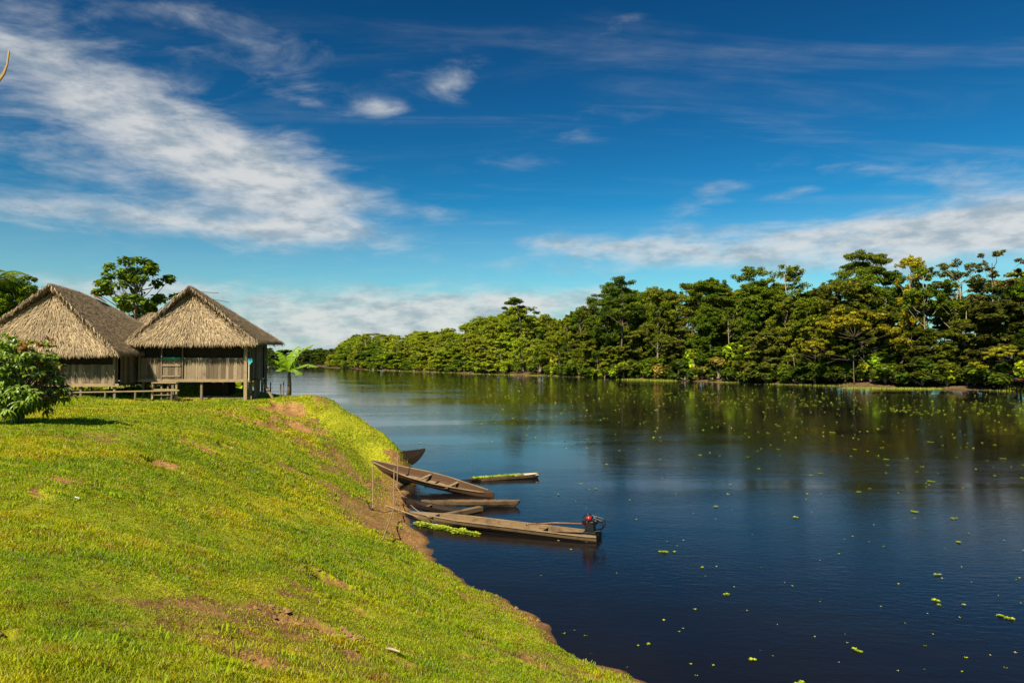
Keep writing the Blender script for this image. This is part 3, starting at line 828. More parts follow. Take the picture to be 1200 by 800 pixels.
# dense floating mat beside the motor canoe
def mat_of(pts_fn, n, label, seed, name='duckweed_mat'):
    rng = random.Random(seed); mb = MB()
    for _ in range(n):
        x, y, z = pts_fn(rng); s = rng.uniform(.6, 1.2)
        for kk in range(6):
            a = rng.uniform(0, 6.28); L = .085 * s; w = .04 * s; c, sn = math.cos(a), math.sin(a); h = rng.uniform(.005, .075)
            mb.add([(x, y, z + .012), (x + c * L * .6 - sn * w, y + sn * L * .6 + c * w, z + h), (x + c * L, y + sn * L, z + h * 1.2), (x + c * L * .6 + sn * w, y + sn * L * .6 - c * w, z + h)], [(0, 1, 2, 3)])
    return tag(mb.build(name, M_lettuce), label, 'water plant', kind='stuff')

rsp = random.Random(63); mb = MB()
for _ in range(900):
    f = rsp.random(); px = 560 + 660 * f; py = rsp.uniform(446, 470) + 14 * f * rsp.random() + (rsp.random() ** 3) * 50
    if _ > 780: px = rsp.uniform(620, 1200); py = rsp.uniform(500, 790)
    Y = 4800 / (py - 422); X = (px - 600) / 800 * Y
    if float(height(np.array([X]), np.array([Y]), False)[0]) > -.05: continue
    s_ = (.05 + .0011 * Y) * rsp.uniform(.6, 1.4) * (.5 if Y < 30 else 1)
    for kk in range(4):
        a = rsp.uniform(0, 6.28); c, sn = math.cos(a) * s_, math.sin(a) * s_
        mb.add([(X, Y, .006), (X + c * .6 - sn * .35, Y + sn * .6 + c * .35, .012 + s_ * .25), (X + c, Y + sn, .01 + s_ * .35), (X + c * .6 + sn * .35, Y + sn * .6 - c * .35, .012 + s_ * .25)], [(0, 1, 2, 3)])
tag(mb.build('duckweed', M_lettuce), 'countless tiny green specks of weed drifting across the river', 'water plant', kind='stuff')

# ------------------------------------------------------------------ lawn: short grass blades
def blades(seed, n_per, x0, x1, y0, y1, h, w, thin, margin=1.0):
    rng = np.random.RandomState(seed)
    n = int(n_per * (x1 - x0) * (y1 - y0))
    x = rng.uniform(x0, x1, n); y = rng.uniform(y0, y1, n)
    px = x / np.maximum(y, .1)
    keep = (px > -.80 - margin / y) & (px < .30) & (seg_dist(x, y, NEAR, True) > .05)
    x, y = x[keep], y[keep]; z = height(x, y); s = soil(x, y, z)
    cl = fbm(x, y, .45, 3, 50); lush = fbm(x, y, 1.9, 3, 60)
    keep = (z > .12) & (rng.rand(len(x)) > s * thin) & (rng.rand(len(x)) < .35 + 1.1 * sstep(.3, .6, cl))
    x, y, z, s, lush = x[keep], y[keep], z[keep], s[keep], lush[keep]; n = len(x)
    a = rng.uniform(0, 6.28, n); b = a + rng.uniform(-1.2, 1.2, n)
    hh = h * rng.uniform(.45, 1.25, n) * (.65 + .8 * sstep(.35, .65, lush)) * (1 - .4 * s); ww = w * rng.uniform(.7, 1.3, n); ln = hh * rng.uniform(.3, 1.0, n)
    m1 = np.stack([x + np.cos(b) * ln * .35, y + np.sin(b) * ln * .35, z + hh * .62], 1)
    tip = np.stack([x + np.cos(b) * ln, y + np.sin(b) * ln, z + hh * .95], 1)
    dx = np.cos(a) * ww; dy = np.sin(a) * ww; o0 = np.stack([dx, dy, dx * 0], 1)
    base = np.stack([x, y, z - .01], 1)
    V = np.stack([base - o0, base + o0, m1 + o0 * .8, tip, m1 - o0 * .8], 1)
    return V
VV = [blades(1, 7500, -6.5, 2.0, 3.4, 7.5, .034, .0030, .62), blades(2, 3200, -10.5, 2.2, 7.5, 12, .042, .0045, .66), blades(3, 2000, -16.5, 2.2, 12, 19, .055, .0065, .85),
      blades(4, 850, -25, 0, 19, 29, .065, .0105, .88), blades(5, 420, -34, -4, 29, 44, .08, .017, .86), blades(6, 35, -36, -6, 44, 58, .2, .05, .6)]
V5 = np.concatenate(VV); n5 = len(V5); V5 = V5.reshape(-1, 3)
b5 = np.arange(n5) * 5
F5 = np.concatenate([np.stack([b5, b5 + 1, b5 + 2, b5 + 4], 1), np.stack([b5 + 4, b5 + 2, b5 + 3, b5 + 3], 1)])
# quads then triangles: build with explicit loops
me = bpy.data.meshes.new('grass')
me.vertices.add(len(V5)); me.vertices.foreach_set('co', V5.astype(np.float32).ravel())
loops = np.concatenate([np.stack([b5, b5 + 1, b5 + 2, b5 + 4], 1).ravel(), np.stack([b5 + 4, b5 + 2, b5 + 3], 1).ravel()]).astype(np.int32)
me.loops.add(len(loops)); me.loops.foreach_set('vertex_index', loops)
me.polygons.add(2 * n5)
me.polygons.foreach_set('loop_start', np.concatenate([np.arange(n5) * 4, n5 * 4 + np.arange(n5) * 3]).astype(np.int32))
me.polygons.foreach_set('loop_total', np.concatenate([np.full(n5, 4), np.full(n5, 3)]).astype(np.int32))
me.update(calc_edges=True); me.materials.append(M_grass)
grass = bpy.data.objects.new('grass', me); COL.objects.link(grass)
tag(grass, 'short sunlit yellow green grass covering the river bank', 'grass', kind='stuff')
print('blades', n5)
# weeds: broader, taller tufts here and there
rng = np.random.RandomState(5)
tp_ = []
for _ in range(420):
    y = rng.uniform(4.5, 30) ** 1.0; x = rng.uniform(-.75, .2) * y
    if seg_dist(np.array([x]), np.array([y]), NEAR, True)[0] < .3: continue
    if fbm(np.array([x]), np.array([y]), 2.5, 3, 71)[0] < .50: continue
    tp_.append((x, y))
Vt = []
for x, y in tp_:
    k_ = 26; xx = x + rng.normal(size=k_) * .07; yy = y + rng.normal(size=k_) * .07; z = height(xx, yy)
    a = rng.uniform(0, 6.28, k_); hh = rng.uniform(.035, .08, k_) * (1 + y * .02); w = .0012 + .0004 * y
    base = np.stack([xx, yy, z - .01], 1); tip = np.stack([xx + np.cos(a) * hh * .7, yy + np.sin(a) * hh * .7, z + hh], 1)
    mid = (base * .45 + tip * .55) + np.array([0, 0, .02]); o0 = np.stack([-np.sin(a) * w * 1.6, np.cos(a) * w * 1.6, a * 0], 1)
    Vt.append(np.stack([base, mid - o0, tip, mid + o0], 1))
Vt = np.concatenate(Vt).reshape(-1, 3)
tag(arrays_obj('weeds', Vt, np.arange(len(Vt)).reshape(-1, 4), M_tuft), 'fresh green weed tufts scattered through the lawn', 'grass', kind='stuff')

# ------------------------------------------------------------------ huts
M_board = wood_mat('weathered_boards', (.31, .235, .15), (.075, .055, .036), (.055, .045, .035), 'Z', .9, .5, .6)
M_beam = wood_mat('tan_beams', (.34, .25, .14), (.26, .19, .11), (.10, .07, .05), 'X', .85, .4, .4)
M_post = wood_mat('hut_posts', (.22, .18, .12), (.16, .125, .08), (.06, .05, .035), 'Z', .9, .5, .5)
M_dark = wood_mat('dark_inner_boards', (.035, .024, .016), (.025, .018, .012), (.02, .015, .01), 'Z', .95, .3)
M_green = plain_mat('green_paint', (.02, .26, .12), .6)
M_blue = plain_mat('turquoise_paint', (.02, .36, .42), .6)
m, t, out = new_mat('thatch')
g = t.n('ShaderNodeNewGeometry')
c_ = t.mix(g.outputs['Random Per Island'], (.15, .105, .06), (.43, .325, .20))
c_ = t.mix(t.ramp(t.noise(g.outputs['Position'], .9, 4), .42, .68, 0, .5), c_, (.20, .155, .105))
principled(t, out, c_, .9, None, .15)
M_thatch = m
M_thatch_dark = plain_mat('old_thatch', (.15, .11, .075), .95, var=.4, scale=20)

def thatch(mb, A, B, Ctop, Dtop, rng, dens=150, L=.42, out_n=None, fringe=.22):
    """strands of palm thatch on the sloping patch A-B (eave), C-D (top, C above B, D above A)"""
    A, B, Ct, D = map(Vector, (A, B, Ctop, Dtop))
    nrm_ = (B - A).cross(D - A) if (D - A).length > 1e-4 else (B - A).cross(Ct - A)
    nrm_.normalize()
    if nrm_.z < 0: nrm_.negate()
    height_ = (((Ct + D) - (A + B)) / 2).length
    area = ((B - A).length + (Ct - D).length) / 2 * height_
    courses = max(3, int(height_ / .21))
    for c in range(courses + 1):
        v0 = c / courses
        lw = ((B - A) * (1 - v0) + (Ct - D) * v0).length
        n = int(dens * .21 * lw * (1.5 if c == 0 else 1))
        for _ in range(n):
            u = rng.random(); v = min(1, v0 + rng.uniform(-.4, .4) / courses)
            p = (A * (1 - u) + B * u) * (1 - v) + (D * (1 - u) + Ct * u) * v
            up_ = ((D * (1 - u) + Ct * u) - (A * (1 - u) + B * u)).normalized()
            side = up_.cross(nrm_).normalized()
            down = (-up_ + side * rng.uniform(-.28, .28)).normalized()
            l = L * rng.uniform(.4, .95); w = rng.uniform(.007, .017)
            p = p + nrm_ * rng.uniform(.02, .09)
            tip = p + down * l - nrm_ * rng.uniform(-.035, .05)
            if c == 0: tip = p + down * l * .45 + Vector((0, 0, -rng.uniform(.08, fringe)))
            mid = (p + tip) / 2 + nrm_ * .02
            mb.add([p - side * w, p + side * w, mid + side * w * 1.1, tip, mid - side * w * 1.1], [(0, 1, 2, 4), (4, 2, 3)])

def verge(mb, pts, rng, n_per=70, r=.16):
    """shaggy roll of thatch along an edge"""
    pts = [Vector(p) for p in pts]
    for a, b in zip(pts[:-1], pts[1:]):
        d = (b - a); L = d.length; d.normalize()
        for _ in range(int(n_per * L)):
            p = a + d * rng.uniform(0, L)
            o = Vector((rng.uniform(-1, 1), rng.uniform(-1, 1), rng.uniform(-1, .6))).normalized()
            side = d.cross(o).normalized(); l = rng.uniform(.12, .34); w = rng.uniform(.012, .028)
            q = p + o * r * rng.uniform(.3, .8); tip = q + (o * .5 + Vector((0, 0, -.7)) + d * rng.uniform(-.5, .5)) * l
            mb.add([q - side * w, q + side * w, tip + side * w * .4, tip - side * w * .4], [(0, 1, 2, 3)])

def slab(mb, quad, th=.10):
    """solid sheet under the strands"""
    q = [Vector(p) for p in quad]
    q = [p for i, p in enumerate(q) if (p - q[i - 1]).length > 1e-4]
    n = (q[1] - q[0]).cross(q[2] - q[0]).normalized()
    if n.z > 0: n.negate()
    k = len(q)
    mb.add(q + [p + n * th for p in q], [tuple(range(k)), tuple(range(2 * k - 1, k - 1, -1))] + [(i, (i + 1) % k, k + (i + 1) % k, k + i) for i in range(k)])

def planks(mb, a, b, z0, z1, rng, w=.2, gap=.012, th=.025, ragged=.0, skip=0.0):
    a, b = Vector(a), Vector(b); d = b - a; L = d.length; d.normalize()
    rot = Matrix.Rotation(math.atan2(d.y, d.x), 3, 'Z'); s = 0; nrm_ = Vector((-d.y, d.x, 0))
    while s < L - .03:
        ww = min(w * rng.uniform(.65, 1.3), L - s)
        if rng.random() >= skip:
            t0 = z0 - rng.uniform(0, ragged); t1 = z1 + rng.uniform(-.02, .01)
            c = a + d * (s + ww / 2) + nrm_ * rng.uniform(-.006, .006)
            mb.box((c.x, c.y, (t0 + t1) / 2), (ww - gap, th, t1 - t0), rot)
        s += ww

def hut(name, label, X0, X1, Y0, Y1, zg, zf, zs, zt, eave, ridge, seed, group='thatched stilt huts on the bank', apron=None):
    """X0..X1, Y0..Y1 walls; zg ground, zf floor, zs sill, zt wall top; eave = (ex0, ex1, ey0, ey1, ez); ridge = list of points from front to back"""
    rng = random.Random(seed)
    root = empty(name, ((X0 + X1) / 2, (Y0 + Y1) / 2, zg)); tag(root, label, 'hut', group)
    ox, oy, oz = root.location
    def sh(o):
        o.matrix_parent_inverse = Matrix.Translation((-ox, -oy, -oz)); return o
    # roof
    ex0, ex1, ey0, ey1, ez = eave
    rf_ = [Vector(p) for p in ridge]
    A, B = Vector((ex0, ey0, ez)), Vector((ex1, ey0, ez)); Cb, Db = Vector((ex1, ey1, ez)), Vector((ex0, ey1, ez))
    base = MB(); st = MB()
    f_ap = rf_[0] + Vector((0, .45, -.38))
    slab(base, [A, B, f_ap, f_ap]); slab(base, [Cb, Db, rf_[-1], rf_[-1]])
    thatch(st, A, B, f_ap, f_ap, rng, 420)
    thatch(st, Cb, Db, rf_[-1], rf_[-1], rng, 60)
    n = len(rf_) - 1
    for sx_, (E0, E1) in ((1, (B, Cb)), (-1, (A, Db))):
        for i in range(n):
            p0, p1 = rf_[i], rf_[i + 1]
            q0 = E0.lerp(E1, (i / n)); q1 = E0.lerp(E1, ((i + 1) / n))
            slab(base, [q0, q1, p1, p0])
            thatch(st, q0, q1, p1, p0, rng, 380 if sx_ == 1 else 90)
    ed = MB()
    verge(ed, [A, rf_[0]], rng, 120); verge(ed, [B, rf_[0]], rng, 120); verge(ed, rf_, rng, 90); verge(ed, [Cb, rf_[-1]], rng, 60)
    roof = sh(base.build('roof', M_thatch_dark, root))
    s_ = st.build('thatch', M_thatch, roof); s2 = ed.build('thatch_edge', M_thatch, roof)
    # walls
    fr = MB(); planks(fr, (X0, Y0, 0), (X1, Y0, 0), zf + .02, zs, rng)
    sh(fr.build('front_wall', M_board, root))
    rt = MB(); planks(rt, (X1, Y0 + .04, 0), (X1, Y1, 0), zf + .02, zt + .1, rng, .17, .03, skip=.06)
    sh(rt.build('side_wall', M_board, root))
    lt = MB(); planks(lt, (X0, Y0 + .04, 0), (X0, Y1, 0), zf + .02, zt, rng, .2, .01)
    sh(lt.build('side_wall', M_board, root))
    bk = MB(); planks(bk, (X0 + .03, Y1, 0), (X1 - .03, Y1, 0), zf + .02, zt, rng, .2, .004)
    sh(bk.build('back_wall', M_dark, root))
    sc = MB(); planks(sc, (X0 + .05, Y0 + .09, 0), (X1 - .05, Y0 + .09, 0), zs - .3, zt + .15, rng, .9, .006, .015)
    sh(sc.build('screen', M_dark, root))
    fl = MB(); fl.box(((X0 + X1) / 2, (Y0 + Y1) / 2, zf - .05), (X1 - X0 - .06, Y1 - Y0 - .06, .06)); sh(fl.build('floor', M_post, root))
    bm = MB(); bm.box(((X0 + X1) / 2 + .05, Y0 - .05, zf - .04), (X1 - X0 + .3, .07, .16)); sh(bm.build('floor_beam', M_beam, root))
    # posts: stilts
    return root, rng, sh

def post(parent, sh, x, y, z0, z1, r, rng, mat=None, square=True, name='post'):
    mb = MB()
    if square: mb.box((x, y, (z0 + z1) / 2), (r * 2, r * 2, z1 - z0), jit=.008, rng=rng)
    else: mb.tube([(x, y, z0), (x + rng.uniform(-.02, .02), y, (z0 + z1) / 2), (x, y, z1)], [r, r * .95, r * .9], 7)
    return sh(mb.build(name, mat or M_post, parent))

hA, rgA, shA = hut('thatched_hut', 'stilt hut nearest the water with turquoise plate and tan lower boards', -20.66, -14.72, 38.0, 40.9, 3.8, 4.92, 6.14, 7.25,
                   (-21.05, -13.95, 37.25, 41.6, 7.02), [(-17.9, 37.75, 10.12), (-17.75, 39.2, 9.75)], 3)
for x in (-20.55, -18.9, -17.3): post(hA, shA, x, 38.12, 3.6, 4.88, .06, rgA)
post(hA, shA, -14.78, 37.95, 3.6, 7.3, .085, rgA, M_beam); post(hA, shA, -20.68, 37.93, 4.9, 7.2, .05, rgA)
post(hA, shA, -19.45, 37.93, 4.9, 7.2, .035, rgA); post(hA, shA, -18.3, 37.94, 4.9, 6.9, .025, rgA); post(hA, shA, -14.74, 40.9, 3.2, 7.1, .06, rgA)
for x, y in ((-20.4, 40.6), (-18, 40.7), (-16, 40.7), (-17, 39.5), (-19.5, 39.5), (-15.3, 40.1)): post(hA, shA, x, y, 3.4, 4.88, .055, rgA, square=False)
for k_ in range(7): post(hA, shA, -14.72 + rgA.uniform(-.04, .05), 38.25 + k_ * .4, 3.3, 4.9, .05, rgA, M_board if k_ % 2 else M_post, name='skirt_slat')
mb = MB(); mb.box((-18.93, 37.93, 6.1), (1.02, .05, .13)); d_ = shA(mb.build('painted_board', M_green, hA)); d_['label'] = 'green painted board over the low door'
mb = MB(); planks(mb, (-19.4, 37.95, 0), (-18.35, 37.95, 0), 4.98, 5.85, rgA, .17); dr = shA(mb.build('door', M_board, hA))
mb = MB(); mb.box((-18.9, 37.90, 5.72), (1.0, .03, .07)); mb.box((-18.9, 37.90, 5.12), (1.0, .03, .07)); mb.build('door_batten', M_beam, dr).matrix_parent_inverse = Matrix()
mb = MB(); mb.box((-14.52, 37.86, 6.0), (.26, .03, .22)); mb.add([(-14.6, 37.85, 5.9), (-14.5, 37.85, 5.75), (-14.44, 37.85, 5.9)], [(0, 1, 2)])
pl = shA(mb.build('plate', M_blue, hA)); pl['label'] = 'turquoise plate on the corner post'
mb = MB(); mb.box((-14.58, 37.86, 5.4), (.05, .03, 1.0)); shA(mb.build('pale_batten', plain_mat('pale_wood', (.5, .45, .36)), hA))
# poles of the roof frame that stick out at the ridge
mb = MB(); mb.tube([(-18.9, 38.4, 9.55), (-17.9, 38.4, 9.9)], .025, 5); mb.tube([(-19.6, 38.3, 9.4), (-18.4, 38.6, 9.75)], .02, 5); mb.tube([(-17.6, 38.3, 9.85), (-16.6, 38.5, 9.8)], .02, 5); mb.tube([(-17.2, 38.6, 9.5), (-16.1, 38.8, 9.3)], .02, 5)
shA(mb.build('roof_pole', M_post, hA))

hB, rgB, shB = hut('thatched_hut', 'bigger stilt hut behind the leafy bush with long sagging ridge', -28.2, -21.1, 36.4, 43.0, 4.0, 4.72, 5.78, 6.6,
                   (-29.0, -20.55, 35.5, 44.2, 6.42), [(-24.5, 36.1, 10.05), (-24.6, 38.6, 9.85), (-24.6, 41.2, 9.4), (-24.5, 43.6, 8.75)], 4)
for x in (-28.1, -26.3, -24.6, -23.0, -21.2): post(hB, shB, x, 36.5, 3.7, 4.68, .06, rgB)
for x in (-28.1, -24.2, -21.15): post(hB, shB, x, 36.34, 4.7, 6.6, .05, rgB)
for x, y in ((-27, 39), (-24, 39), (-22, 39.5), (-21.3, 42.8), (-25, 42.5)): post(hB, shB, x, y, 3.6, 4.68, .06, rgB, square=False)
mb = MB()
for k_ in range(3): mb.box((-24.42, 39.9 + k_ * .36, 9.74 - .062 * k_), (.42, .34, .03), Euler((-.17, .5 + .06 * k_, 0)).to_matrix())
pt = shB(mb.build('ridge_patch', plain_mat('rusty_red_tin', (.30, .055, .03), .7), hB)); pt['label'] = 'rusty red tin pieces along the ridge'

hC, rgC, shC = hut('thatched_hut', 'rear hut whose ridge runs level between the two front huts', -26.5, -19.5, 46.5, 50.5, 3.6, 4.5, 5.8, 7.0,
                   (-27.3, -18.6, 45.6, 51.3, 6.7), [(-25.8, 48.4, 9.28), (-22.9, 48.4, 9.22), (-20.2, 48.4, 9.25)], 5)
# its ridge runs east-west, so the front patch is a full slope
rng = random.Random(9); mb = MB(); mbs = MB()
slab(mbs, [(-27.3, 45.55, 6.72), (-18.6, 45.55, 6.72), (-20.2, 48.4, 9.27), (-25.8, 48.4, 9.3)], .08)
thatch(mb, (-27.3, 45.55, 6.74), (-18.6, 45.55, 6.74), (-20.2, 48.35, 9.3), (-25.8, 48.35, 9.34), rng, 110)
sl = shC(mbs.build('roof_front', M_thatch_dark, hC)); mb.build('thatch', M_thatch, sl)
for x, y in ((-26.4, 46.6), (-23, 46.6), (-19.6, 46.6), (-19.6, 50.3), (-26.3, 50.3)): post(hC, shC, x, y, 3.0, 6.8, .07, rgC, square=False)

# step platform, rail and small things before the huts
rng = random.Random(12)
st_ = empty('wooden_step', (-19.0, 37.3, 3.85)); tag(st_, 'low wooden step platform with two rungs below the green board', 'step')
def local(parent, mb, name, mat):
    o = mb.build(name, mat, parent); o.matrix_parent_inverse = Matrix.Translation(-Vector(parent.location)); return o
local(st_, MB().box((-18.9, 37.25, 4.78), (1.35, .32, .06)), 'top_board', M_beam)
local(st_, MB().box((-18.9, 37.15, 4.42), (1.3, .10, .06)), 'rung', M_beam)
local(st_, MB().box((-18.9, 37.2, 4.12), (1.3, .12, .05)), 'rung', M_post)
for x in (-19.55, -18.25): local(st_, MB().box((x, 37.2, 4.25), (.10, .10, 1.1), jit=.01, rng=rng), 'leg', M_beam)
for x in (-19.1, -18.75): local(st_, MB().box((x, 37.28, 4.2), (.08, .08, .9), jit=.01, rng=rng), 'leg', M_post)
rl = empty('wooden_rail', (-21.5, 36.6, 3.9)); tag(rl, 'long low bamboo rail on short stakes along both front huts', 'rail')
local(rl, MB().tube([(-27.6, 35.3, 4.36), (-24, 35.7, 4.30), (-20.5, 36.6, 4.33), (-18.0, 37.0, 4.36)], .045, 6), 'rail_pole', M_beam)
for x, y in ((-26.8, 35.4), (-25, 35.6), (-23.2, 35.9), (-21.6, 36.3), (-20.2, 36.65), (-18.4, 36.95)): local(rl, MB().tube([(x, y, 3.7), (x + .02, y, 4.33)], .05, 6), 'stake', M_post)
bx_ = empty('storage_crate', (-17.0, 39.7, 3.8)); tag(bx_, 'dark slatted wooden crate stored under the waterside hut', 'crate')
mb = MB(); planks(mb, (-17.7, 39.2, 0), (-16.3, 39.2, 0), 3.75, 4.75, rng, .2); planks(mb, (-16.3, 39.2, 0), (-16.3, 40.3, 0), 3.75, 4.75, rng, .2); planks(mb, (-17.7, 39.2, 0), (-17.7, 40.3, 0), 3.75, 4.75, rng, .2)
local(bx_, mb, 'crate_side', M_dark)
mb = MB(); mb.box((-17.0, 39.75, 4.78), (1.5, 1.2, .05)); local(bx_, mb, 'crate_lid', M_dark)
pk = MB(); planks(pk, (-18.9, 0, 0), (-14.9, 0, 0), 0, .05, rng, 4, 0, 1.5)
tag(MB().box((-16.8, 38.9, 3.88), (3.6, .7, .06), Matrix.Rotation(.04, 3, 'X')).build('plank', M_post), 'long weathered plank lying on the ground under the waterside hut', 'plank')
for i_, (x0, y0, z0, x1, y1, z1, lab) in enumerate(((-14.5, 39.3, 5.05, -13.6, 38.9, 3.85, 'slanting tan plank propped against the waterside hut'), )):
    tag(MB().bar((x0, y0, z0), (x1, y1, z1), .16, .05).build('plank', M_beam), lab, 'plank')
for x, y, h, lab in ((-13.05, 39.0, .95, 'taller of two grey stakes beside the banana plant'), (-13.28, 39.2, .85, 'shorter of two grey stakes beside the banana plant'), (-12.75, 39.1, .45, 'stub of a stake touching the banana stem'), (-14.0, 39.6, 1.0, 'thin stake between hut corner and slanting plank')):
    z = hz(x, y); tag(MB().tube([(x, y, z - .2), (x + .02, y, z + h)], [.045, .035], 7).build('stake', M_post), lab, 'stake', 'stakes by the waterside hut')

# ------------------------------------------------------------------ banana plant
def banana(x, y, H, label):
    z = hz(x, y) - .05; root = empty('banana_plant', (x, y, z)); tag(root, label, 'plant'); r = random.Random(6)
    MB().tube([(0, 0, 0), (.03, 0, H * .25), (.0, 0, H * .52)], [.13, .10, .07], 9).build('stem', M_bark_dark, root, True)
    for k, (az, el, L) in enumerate(((0.1, .35, 1.5), (2.9, .42, 1.45), (1.2, 1.2, 1.6), (3.6, .65, 1.45), (5.4, .05, 1.3), (4.4, .2, 1.1), (.3, 1.05, 1.9), (2.5, 1.0, 1.5))):
        mb = MB(); N = 14; d = Vector((math.cos(az), math.sin(az) * .8, 0)); prev = None; side = Vector((-d.y, d.x, 0)).normalized()
        pos_ = Vector((0, 0, H * .5)); ang = el + .35; pts = []
        for i in range(N + 1):
            pts.append(pos_.copy()); pos_ = pos_ + (d * math.cos(ang) + Vector((0, 0, math.sin(ang)))) * (L / N); ang -= .085
        for i in range(1, N):
            u = i / N; w = .34 * math.sin(min(1, u * 1.25 + .12) * math.pi * .86) ** .6 * L / 1.4
            w2 = .34 * math.sin(min(1, (u + 1 / N) * 1.25 + .12) * math.pi * .86) ** .6 * L / 1.4 if i < N - 1 else .02
            for sg in (1, -1):
                dr_ = r.uniform(.15, .5); gapf = r.uniform(.8, 1.0)
                a, b = pts[i], pts[i].lerp(pts[i + 1], gapf)
                mb.add([a, b, b + side * sg * w2 + Vector((0, 0, -dr_ * w2)), a + side * sg * w + Vector((0, 0, -dr_ * w))], [(0, 1, 2, 3)])
        lf = mb.build('leaf', M_banana, root)
        MB().tube(pts, [.022 - .0012 * i for i in range(N + 1)], 5).build('midrib', M_banana, lf)
    return root
bn = banana(-12.6, 38.6, 2.75, 'young banana plant with torn bright leaves at the hut corner')
bn.scale = (1.15, 1.15, 1.12)

# ------------------------------------------------------------------ leafy bush at the edge of the lawn
def lance_leaf(mb, p, d, L, w, droop, r):
    d = d.normalized(); side = d.cross(Vector((0, 0, 1)))
    if side.length < .1: side = Vector((1, 0, 0))
    side.normalize(); side = (side + Vector((0, 0, r.uniform(-.5, .5)))).normalized()
    p1 = p + d * L * .4; p2 = p + d * L * .75 + Vector((0, 0, -droop * L * .35)); tip = p + d * L * .95 + Vector((0, 0, -droop * L))
    up_ = side.cross(d) * .12 * w
    mb.add([p, p1 + side * w + up_, p1, p1 - side * w + up_, p2 + side * w * .8, p2, p2 - side * w * .8, tip],
           [(0, 2, 1), (0, 3, 2), (1, 2, 5, 4), (2, 3, 6, 5), (4, 5, 7), (5, 6, 7)])
def bush(x, y, zc, rad, label, seed=8):
    z = hz(x, y); root = empty('mango_bush', (x, y, z)); tag(root, label, 'bush'); r = random.Random(seed)
    leaf = MB(); young = MB(); br = MB()
    for s_ in range(3): br.tube([(.1 * s_ - .1, 0, -.1), (.15 * s_ - .15, .05, .7), (.35 * (s_ - 1), 0, 1.4)], [.05, .04, .03], 6)
    n = 0
    while n < 560:
        v = Vector((r.gauss(0, 1), r.gauss(0, 1), r.gauss(0, 1))).normalized()
        q = Vector((v.x * rad, v.y * rad, zc + v.z * rad * .98)) * 1.0; f = r.uniform(.45, 1.0) ** .6
        lump = .88 + .2 * math.sin(v.x * 5 + 1) * math.sin(v.z * 4.4) + .15 * math.sin(v.y * 7)
        q = Vector((q.x * f * lump, q.y * f * lump, zc + (q.z - zc) * f * lump))
        if q.z < .28: continue
        n += 1
        if n % 4 == 0: br.tube([(0, 0, .8), Vector((q.x * .5, q.y * .5, q.z * .6 + .2)), q], [.025, .015, .006], 4, False)
        tgt = young if (v.x > .75 and r.random() < .38) or (v.x > .2 and v.z > .75 and r.random() < .3) else leaf
        for k in range(r.randint(10, 15)):
            a = k * 2.4 + r.random(); d = (Vector((math.cos(a), math.sin(a), r.uniform(-.3, .5))) + v * .9).normalized()
            lance_leaf(tgt, q, d, r.uniform(.17, .30), r.uniform(.022, .034), r.uniform(.1, .6), r)
    leaf.build('foliage', M_bush, root); y_ = young.build('young_foliage', M_newleaf, root); y_['label'] = 'reddish young leaves'
    br.build('stem', M_bark_dark, root)
    return root
xb, yb, zb = ray_ground(14, 497)
bush(xb - .15, yb + .5, 1.35, 1.22, 'dark leafy bush with reddish young leaves on the lawn before the huts')

# ------------------------------------------------------------------ trees behind the huts
def open_tree(x, y, H, wid, label):
    """loose crown of big round leaves bunched at the branch tips"""
    z = hz(x, y); root = empty('breadfruit_tree', (x, y, z)); tag(root, label, 'tree'); r = random.Random(31); rng = np.random.RandomState(31)
    mb = MB(); mb.tube([(0, 0, -.1), (.1, 0, H * .3), (-.05, 0, H * .6), (.1, 0, H * .93)], [.2, .17, .13, .05], 8)
    Cs, Ns, Ss = [], [], []
    for i in range(46):
        a = r.uniform(0, 6.28); zf = r.uniform(.55, 1.0); rr = wid * r.random() ** .45 * (1.0 if zf < .9 else .65) * (.55 if zf < .66 else 1)
        c = Vector((math.cos(a) * rr, math.sin(a) * rr, H * zf)); f0 = zf - r.uniform(.1, .28)
        s_ = Vector((0, 0, H * f0)); mb.tube([s_, (s_ + c) / 2 + Vector((0, 0, -.25)), c], [.06, .04, .02], 5, False)
        n = 70; d = unit(rng.normal(size=(n, 3)) + np.array([0, 0, .4]))
        Cs.append(np.array(c) + d * rng.uniform(.25, .62, (n, 1)) * np.array([1.1, 1.1, .7])); Ns.append(unit(d * .5 + np.array([0, 0, .7]) + rng.normal(size=(n, 3)) * .4)); Ss.append(rng.uniform(.13, .24, n))
    C = np.concatenate(Cs); q = leaf_quads(rng, C, np.concatenate(Ns), np.concatenate(Ss), .8)
    cr = arrays_obj('crown', q, np.arange(len(q)).reshape(-1, 4), M_forest, root); cr.color = (.06, .10, .012, 1)
    mb.build('trunk', M_bark, root, True)
    return root
open_tree(-33.1, 60, 11.1, 3.3, 'open-crowned tree with big dark leaves rising between the hut roofs')
